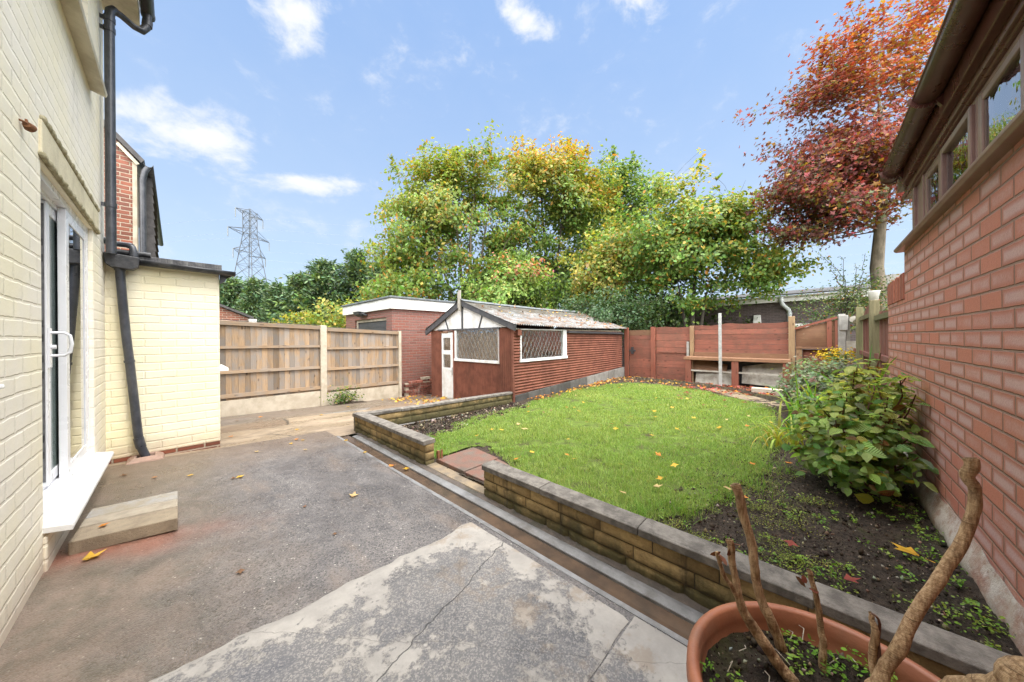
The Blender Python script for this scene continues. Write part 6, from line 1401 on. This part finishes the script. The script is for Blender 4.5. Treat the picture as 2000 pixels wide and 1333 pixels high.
for px_, py_, sz, kd, lab in ((690,970,.085,'buff','large pale buff leaf lying alone in the middle of the tarmac patio'),(468,933,.07,'gold','yellow leaf with a brown one beside it, in front of the outhouse'),(456,936,.05,'brown','small brown leaf touching the yellow leaf in front of the outhouse'),(372,930,.06,'gold','yellow leaf on the brown patio edge right of the gully'),(303,934,.05,'orange','flat orange leaf just right of the drainpipe gully'),(243,930,.06,'brown','dark brown leaf on the patio between door sill and gully'),(178,1092,.10,'yellow','bright yellow leaf at the near corner of the doorstep block'),(470,1118,.05,'brown','small brown leaf in the open middle foreground of the patio'),(595,992,.035,'brown','dark little leaf scrap on the patio beside the tarmac crack'),(765,912,.07,'orange','first orange leaf lying in the wet drain channel'),(795,917,.075,'yellow','yellow leaf on the kerb edge of the drain channel'),(712,885,.06,'gold','yellow leaf in the drain channel near its far end'),(675,862,.06,'gold','yellow leaf at the far mouth of the drain channel'),(580,840,.07,'yellow','bright yellow leaf on the grey paving slab before the fence'),(580,860,.065,'orange','orange leaf at the join of tarmac and paving'),(592,861,.06,'yellow','yellow leaf touching the orange leaf on the paving join'),(568,868,.06,'gold','yellow leaf lying just in front of the orange one at the join'),(502,884,.05,'buff','pale leaf on the tarmac towards the outhouse corner'),(597,880,.05,'buff','pale pinkish leaf on the tarmac left of the drain mouth'),(958,1228,.03,'orange','tiny orange leaf on the middle of the cement slab'),(988,1280,.03,'brown','tiny brown leaf near the front of the cement slab'),(830,1322,.035,'orange','small curled orange leaf at the bottom edge of the picture on the slab'),(655,1045,.035,'brown','brown leaf scrap on the tarmac short of the cement slab'),(627,812,.08,'yellow','yellow leaf on the dark strip below the fence post'),(508,816,.08,'orange','orange leaf below the first fence panel'),(535,818,.06,'brown','brown leaf below the first fence panel'),(680,795,.09,'gold','yellow leaf beside the little plant at the fence'),(463,822,.07,'brown','dull brown leaf near the outhouse corner below the fence'),(452,854,.08,'orange','orange brown leaf on the paving beside the outhouse corner')):
    x, y, z = at_patio(px_, py_); fallen(x, y, z, sz, kd, lab, tilt=.08)
x, y = gnd(202, 1028, .107); fallen(x, y, .113, .055, 'orange', 'small orange leaf resting on top of the doorstep block')
x, y = gnd(1775, 1082, .12); fallen(x, y, .130, .125, 'yellow', 'big orange yellow leaf lying on the dark soil near the brick wall', s=0, tilt=.06)
for px_, py_, kd, lab in ((1690,985,'brown','brown leaf on soil under the shrub, left of the dead branch'),(1758,998,'brown','brown leaf beside the dead branch under the shrub'),(1570,922,'buff','pale curled leaf on the moss at the lawn edge below the shrub'),(1541,905,'orange','orange leaf at the lawn edge left of the shrub'),(1622,920,'orange','orange leaf lodged low in the big shrub'),(1545,1070,'red','dark red leaf on the soil bed near the wall coping'),(1660,1150,'red','small red leaf by the coping below the soil bed'),(1470,906,'orange','orange leaf on the right edge of the lawn')):
    x, y = gnd(px_, py_, .11); fallen(x, y, lawn_z(x, y) + .055, .07, kd, lab)
lx = []
for kd, w in (('gold',26),('buff',22),('orange',16),('brown',18),('yellow',14)):
    k = 0
    while k < w:
        x, y = random.uniform(1.9, 8.8), random.uniform(.3, 4.3)
        if not inpoly(np.array([[x, y]]), LAWNS)[0]: continue
        if random.random() > .35 + .65*(x/8.8): continue
        nm = {'gold':'golden yellow maple leaf lying on the lawn grass','buff':'pale buff maple leaf lying on the lawn grass','orange':'orange maple leaf lying on the lawn grass','brown':'brown shrivelled leaf lying on the lawn grass','yellow':'bright yellow maple leaf lying on the lawn grass'}[kd]
        fallen(x, y, soil_top(x, y) + .045, random.uniform(.055, .085), kd, nm, kd + ' leaves on the lawn', tilt=.35); k += 1
for i in range(46):                                               # red leaves from the maple at the far right of the lawn
    x, y = random.uniform(6.8, 8.7), random.uniform(.5, 2.1)
    if inpoly(np.array([[x, y]]), LAWNS)[0]: fallen(x, y, soil_top(x, y) + .05, random.uniform(.06, .085), random.choice(('red','red','brown')), 'dark red or brown maple leaf on the far right of the lawn', 'red leaves on the lawn', tilt=.35)
def litter(name, label, pts, kinds, zf, size):
    n = len(pts); P = np.array([(x, y, zf(x, y) + .012 + .02*rng.random()) for x, y in pts]); C = np.concatenate([jit(np.array(LEAFC[kinds[rng.integers(len(kinds))]]), 1, .08, .25) for _ in range(n)])
    V = [(x, y - .35, .35*(x*x + (y-.35)**2)) for x, y, z in maple_outline()]
    o = leaf_mesh(name, V, [(0,1,2,3,4,5),(0,5,6,7,8,9)], P, basis(rng.normal(0,.35,(n,3)) + np.array([0,0,1.]), rng.uniform(0,6.3,n)), size*rng.uniform(.6,1.2,n), C, M['leaf_dead'])
    tag(o, label, 'leaf litter', kind='stuff')
pts = [(x, y) for x, y in zip(rng.uniform(8.1, 9.9, 900), rng.uniform(.3, 2.6, 900)) if (x - 8.1) > (y - .3)*.2 and (1.2*(9.3-x) < y or x > 8.9)]
litter('leaf_litter', 'drift of dark red fallen leaves on the soil before the bench', pts[:520], ['red','red','red','brown','orange'], lambda x, y: lawn_z(x, y) + .02, .085)
pts = [(x, y) for x, y in zip(rng.uniform(7.5, 10.1, 420), rng.uniform(2.6, 4.6, 420)) if x > 8.9 or y > 4.1]
litter('leaf_litter', 'scattered yellow and brown leaves on the soil at the foot of the gate', pts, ['gold','orange','brown','brown','buff','yellow'], lambda x, y: lawn_z(x, y) + .02, .075)
pts = [(x, 4.25 + .35*rng.random()) for x in rng.uniform(5.2, 10, 170)]
litter('leaf_litter', 'yellow and orange leaves along the foot of the shed wall', pts, ['gold','orange','orange','brown','yellow'], lambda x, y: lawn_z(x, y) + .02, .075)
pts = [(x, y) for x, y in zip(rng.uniform(3.6, 4.9, 150), rng.uniform(6.2, 8.3, 150))]
litter('leaf_litter', 'yellow leaves gathered on the paving before the shed door', pts, ['gold','yellow','orange','brown'], patio_z, .085)
# leaves lying on the shed roof
f = roofpt(1); k = 0
while k < 150:
    a, q = random.uniform(5.1, 10.3), random.random()
    if random.random() > (.12 + .9*((a-5.1)/5.2)**1.2)*(.55 + .45*(1-q)): continue
    x, y, z = f(a, q, .02); kd = random.choice(('orange','orange','brown','gold','brown','buff'))
    fallen(x, y, z + .008, random.uniform(.055, .095), kd, {'orange':'orange leaf lying on the grey shed roof','brown':'brown leaf lying on the grey shed roof','gold':'yellow leaf lying on the grey shed roof','buff':'pale leaf lying on the grey shed roof'}[kd], kd + ' leaves on the shed roof', tilt=.5); k += 1
# bare tufts of longer grass at the wall and bed edges
def tufts():
    Ps, Hs = [], []
    for (x, y, r, n, h) in [(2.0,1.35,.06,60,.10),(1.95,.95,.06,70,.11),(2.3,.72,.07,90,.12),(2.12,.85,.05,60,.12),(2.75,.5,.06,70,.10),(3.1,.36,.07,80,.11),(2.0,1.7,.07,60,.09),(2.4,3.1,.09,90,.09),(2.0,3.0,.06,60,.09),(3.6,.3,.08,80,.10),(2.55,2.2,.07,60,.08),(1.92,2.95,.04,40,.09)]:
        for _ in range(n): Ps.append((x + rng.normal(0, r), y + rng.normal(0, r))); Hs.append(h*rng.uniform(.5, 1.2))
    n = len(Ps); P = np.array([(x, y, lawn_z(x, y) + .015) for x, y in Ps]); az = rng.uniform(0, 6.3, n); ln = np.abs(rng.normal(.45, .25, n))
    t_ = np.stack([np.cos(az)*np.sin(ln), np.sin(az)*np.sin(ln), np.cos(ln)], 1); s_ = np.stack([-np.sin(az), np.cos(az), np.zeros(n)], 1); R = np.stack([s_, t_, np.cross(s_, t_)], 2)
    o = leaf_mesh('grass_tuft', [(-.5,0,0),(.5,0,0),(.36,.5,.05),(0,1,.3),(-.36,.5,.05)], [(0,1,2,4),(4,2,3)], P, R, np.stack([np.full(n, .0035), np.array(Hs), np.array(Hs)], 1), jit(np.array([.15,.30,.035]), n), M['grass_blade'])
    tag(o, 'longer grass tufts along the wall and soil edges of the lawn', 'grass', kind='stuff')
tufts()

# crumbs of earth on the bed and the compost
def crumbs(name, label, P, size, mat=None):
    n = len(P); T = [(0,0,.8),(1,0,0),(0,.8,0),(-.9,0,0),(0,-1,0),(0,0,-.7)]; Fc = [(0,1,2),(0,2,3),(0,3,4),(0,4,1),(5,2,1),(5,3,2),(5,4,3),(5,1,4)]
    C = jit(np.array([.040,.029,.021]), n, .1, .4); m = rng.random(n) < .16; C[m] = jit(np.array([.16,.12,.08]), m.sum()); m = rng.random(n) < .10; C[m] = jit(np.array([.30,.26,.20]), m.sum())
    o = leaf_mesh(name, T, Fc, P, basis(rng.normal(0,1,(n,3)), rng.uniform(0,6.3,n)), size*rng.gamma(2., .5, n)[:, None]*rng.uniform(.6, 1.3, (n, 3)), C, M['crumb']); tag(o, label, 'soil crumbs', kind='stuff')
M['crumb'] = foliage('earth crumb', .0, .9, .2)
n = 9000; x = rng.uniform(1.84, 5.2, n)**1.; y = rng.uniform(-.5, .8, n); k = rng.random(n) < np.clip(2.6/x, .3, 1)
P = np.array([(a, b_, lawn_z(a, b_) + .012 + .012*rng.random()) for a, b_ in zip(x[k], y[k])]); crumbs('soil_crumbs', 'loose crumbs of dark earth on the bed beside the brick wall', P, .0046)
n = 5200; x = rng.uniform(1.85, 4.9, n); y = rng.uniform(3.3, 4.62, n); k = y > 3.6 + .16*(x - 1.85)
P = np.array([(a, b_, lawn_z(a, b_) + .012 + .012*rng.random()) for a, b_ in zip(x[k], y[k])]); crumbs('soil_crumbs', 'loose crumbs of dark earth along the strip before the low back wall', P, .011)
n = 1500; a = rng.uniform(0, 6.3, n); q = .275*np.sqrt(rng.random(n)); crumbs('compost_crumbs', 'coarse crumbs of dark compost in the terracotta planter', np.stack([1.03 + q*np.cos(a), -.05 + q*np.sin(a), .336 + .012*rng.random(n)], 1), .0034)
# ---------------------------------------------------------------- sky, sun, camera
W_ = bpy.data.worlds.new('World'); SC.world = W_; W_.use_nodes = True
class WT(NT):
    def __init__(s, w): s.t = w.node_tree; s.t.nodes.clear(); s.out = s.t.nodes.new('ShaderNodeOutputWorld')
t = WT(W_)
SUN_EL, SUN_AZ = math.radians(SUN_E), math.radians(SUN_A)          # azimuth measured from +x towards +y
sky = t.n('TexSky'); sky.sky_type = 'NISHITA'; sky.sun_disc = False; sky.sun_elevation = SUN_EL; sky.sun_rotation = PI/2 - SUN_AZ
sky.air_density = 1.0; sky.dust_density = .6; sky.ozone_density = 1.6
d = t.n('TexCoord').outputs['Generated']; p = t.n('SeparateXYZ', Vector=d).outputs
az = t.math('ARCTAN2', p[1], p[0]); el = t.math('ARCSINE', p[2])
nv = t.vec(t.math('MULTIPLY', az, 1.), t.math('MULTIPLY', el, 1.6), 0.)
n1 = t.noise(5.0, 8, .62, nv, .4); n2 = t.noise(16., 8, .62, nv, .3)
def blob(px, py, qx, qy, wd, k):       # soft streak of cloud between two bearings
    a, b_ = ray(px, py), ray(qx, qy)
    A = lambda v: (math.atan2(v.y, v.x), math.asin(v.z/v.length))
    (a0, e0), (a1, e1) = A(a), A(b_); dx, dy = a1-a0, e1-e0; L = math.hypot(dx, dy); ux, uy = dx/L, dy/L; cx, cy = (a0+a1)/2, (e0+e1)/2
    X = t.math('SUBTRACT', az, cx); Y = t.math('SUBTRACT', el, cy)
    s = t.math('ADD', t.math('MULTIPLY', X, ux), t.math('MULTIPLY', Y, uy)); c = t.math('SUBTRACT', t.math('MULTIPLY', Y, ux), t.math('MULTIPLY', X, uy))
    r = t.math('SQRT', t.math('ADD', t.math('POWER', t.math('DIVIDE', s, L/2), 2.), t.math('POWER', t.math('DIVIDE', c, wd), 2.)))
    return t.math('MULTIPLY', t.math('SUBTRACT', 1., r), k)
fld = None
for q in ((180,205,560,315,.085,1.),(400,330,760,362,.035,.8),(420,-45,700,60,.075,1.),(940,-15,1090,55,.045,.9),(1180,-25,1330,25,.05,.9),(1330,420,1560,440,.05,.35),(-300,200,100,420,.12,.9),(1900,-200,2400,120,.15,.8),(1560,555,1800,520,.035,.3)):
    v = blob(*q); fld = v if fld is None else t.math('MAXIMUM', fld, v)
fld = t.math('MAXIMUM', fld, t.math('MULTIPLY', t.ramp(el, .95, 1.2), .3))
dens = t.math('ADD', t.math('MULTIPLY', fld, .75), t.math('ADD', t.math('MULTIPLY', t.math('SUBTRACT', n1, .5), 1.5), t.math('MULTIPLY', t.math('SUBTRACT', n2, .5), .8)))
cl = t.ramp(dens, .06, .62)
cl = t.math('MULTIPLY', cl, t.ramp(fld, -.18, .12))
veil = t.math('MULTIPLY', t.ramp(n1, .30, .85), t.ramp(el, .02, .5, .16, .06))
gr = t.mix(t.ramp(el, .0, .85), HAZE_COL, ZEN_COL)                     # thin high haze: paler towards the horizon
base = t.mix(.86, t.mix(1., sky.outputs[0], SKY_TINT, 'MULTIPLY'), gr)
base = t.mix(veil, base, CLOUD_COL)
c = t.mix(cl, base, CLOUD_COL)
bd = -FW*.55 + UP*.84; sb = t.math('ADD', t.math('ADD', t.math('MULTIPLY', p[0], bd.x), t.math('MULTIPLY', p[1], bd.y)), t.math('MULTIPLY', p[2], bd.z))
c = t.mix(t.math('MULTIPLY', t.ramp(t.math('ADD', sb, t.math('MULTIPLY', t.math('SUBTRACT', n1, .5), .3)), .32, .58), .94), c, FILL_COL)   # added fill: unseen bright sky behind and above the viewer, to light the yard
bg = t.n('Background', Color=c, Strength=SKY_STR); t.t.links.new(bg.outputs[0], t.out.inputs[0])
L = bpy.data.lights.new('sun', 'SUN'); L.energy = SUN_STR; L.angle = math.radians(SUN_ANG); L.color = (1., .96, .90)
so = bpy.data.objects.new('sun', L); COL.objects.link(so)
sd = Vector((math.cos(SUN_AZ)*math.cos(SUN_EL), math.sin(SUN_AZ)*math.cos(SUN_EL), math.sin(SUN_EL)))
so.rotation_euler = sd.to_track_quat('Z', 'Y').to_euler()
cam = bpy.data.cameras.new('camera'); co = bpy.data.objects.new('camera', cam); COL.objects.link(co); SC.camera = co
cam.sensor_width = 36.; cam.lens = 36*F0/2000.; cam.shift_y = -(666.5 - CY)/2000.; cam.clip_start = .02; cam.clip_end = 3000
cx_ = RT*math.cos(ROLL) - UP*math.sin(ROLL); cy_ = RT*math.sin(ROLL) + UP*math.cos(ROLL); cz_ = -FW
co.matrix_world = Matrix(((cx_.x, cy_.x, cz_.x, 0), (cx_.y, cy_.y, cz_.y, 0), (cx_.z, cy_.z, cz_.z, EYE), (0, 0, 0, 1)))
vs = SC.view_settings; vs.view_transform = 'Standard'; vs.look = 'None'; vs.gamma = 1.; vs.exposure = EXPO; vs.use_curve_mapping = False
SC.render.engine = 'CYCLES'; SC.cycles.max_bounces = 8; SC.cycles.transparent_max_bounces = 16; SC.cycles.use_denoising = True; SC.cycles.denoising_prefilter = 'NONE'; SC.cycles.denoising_input_passes = 'RGB_ALBEDO_NORMAL'; SC.cycles.sampling_pattern = 'TABULATED_SOBOL'; SC.cycles.caustics_reflective = False; SC.cycles.caustics_refractive = False; SC.cycles.sample_clamp_indirect = 3.; SC.cycles.blur_glossy = 1.; W_.cycles.sampling_method = 'MANUAL'; W_.cycles.sample_map_resolution = 2048
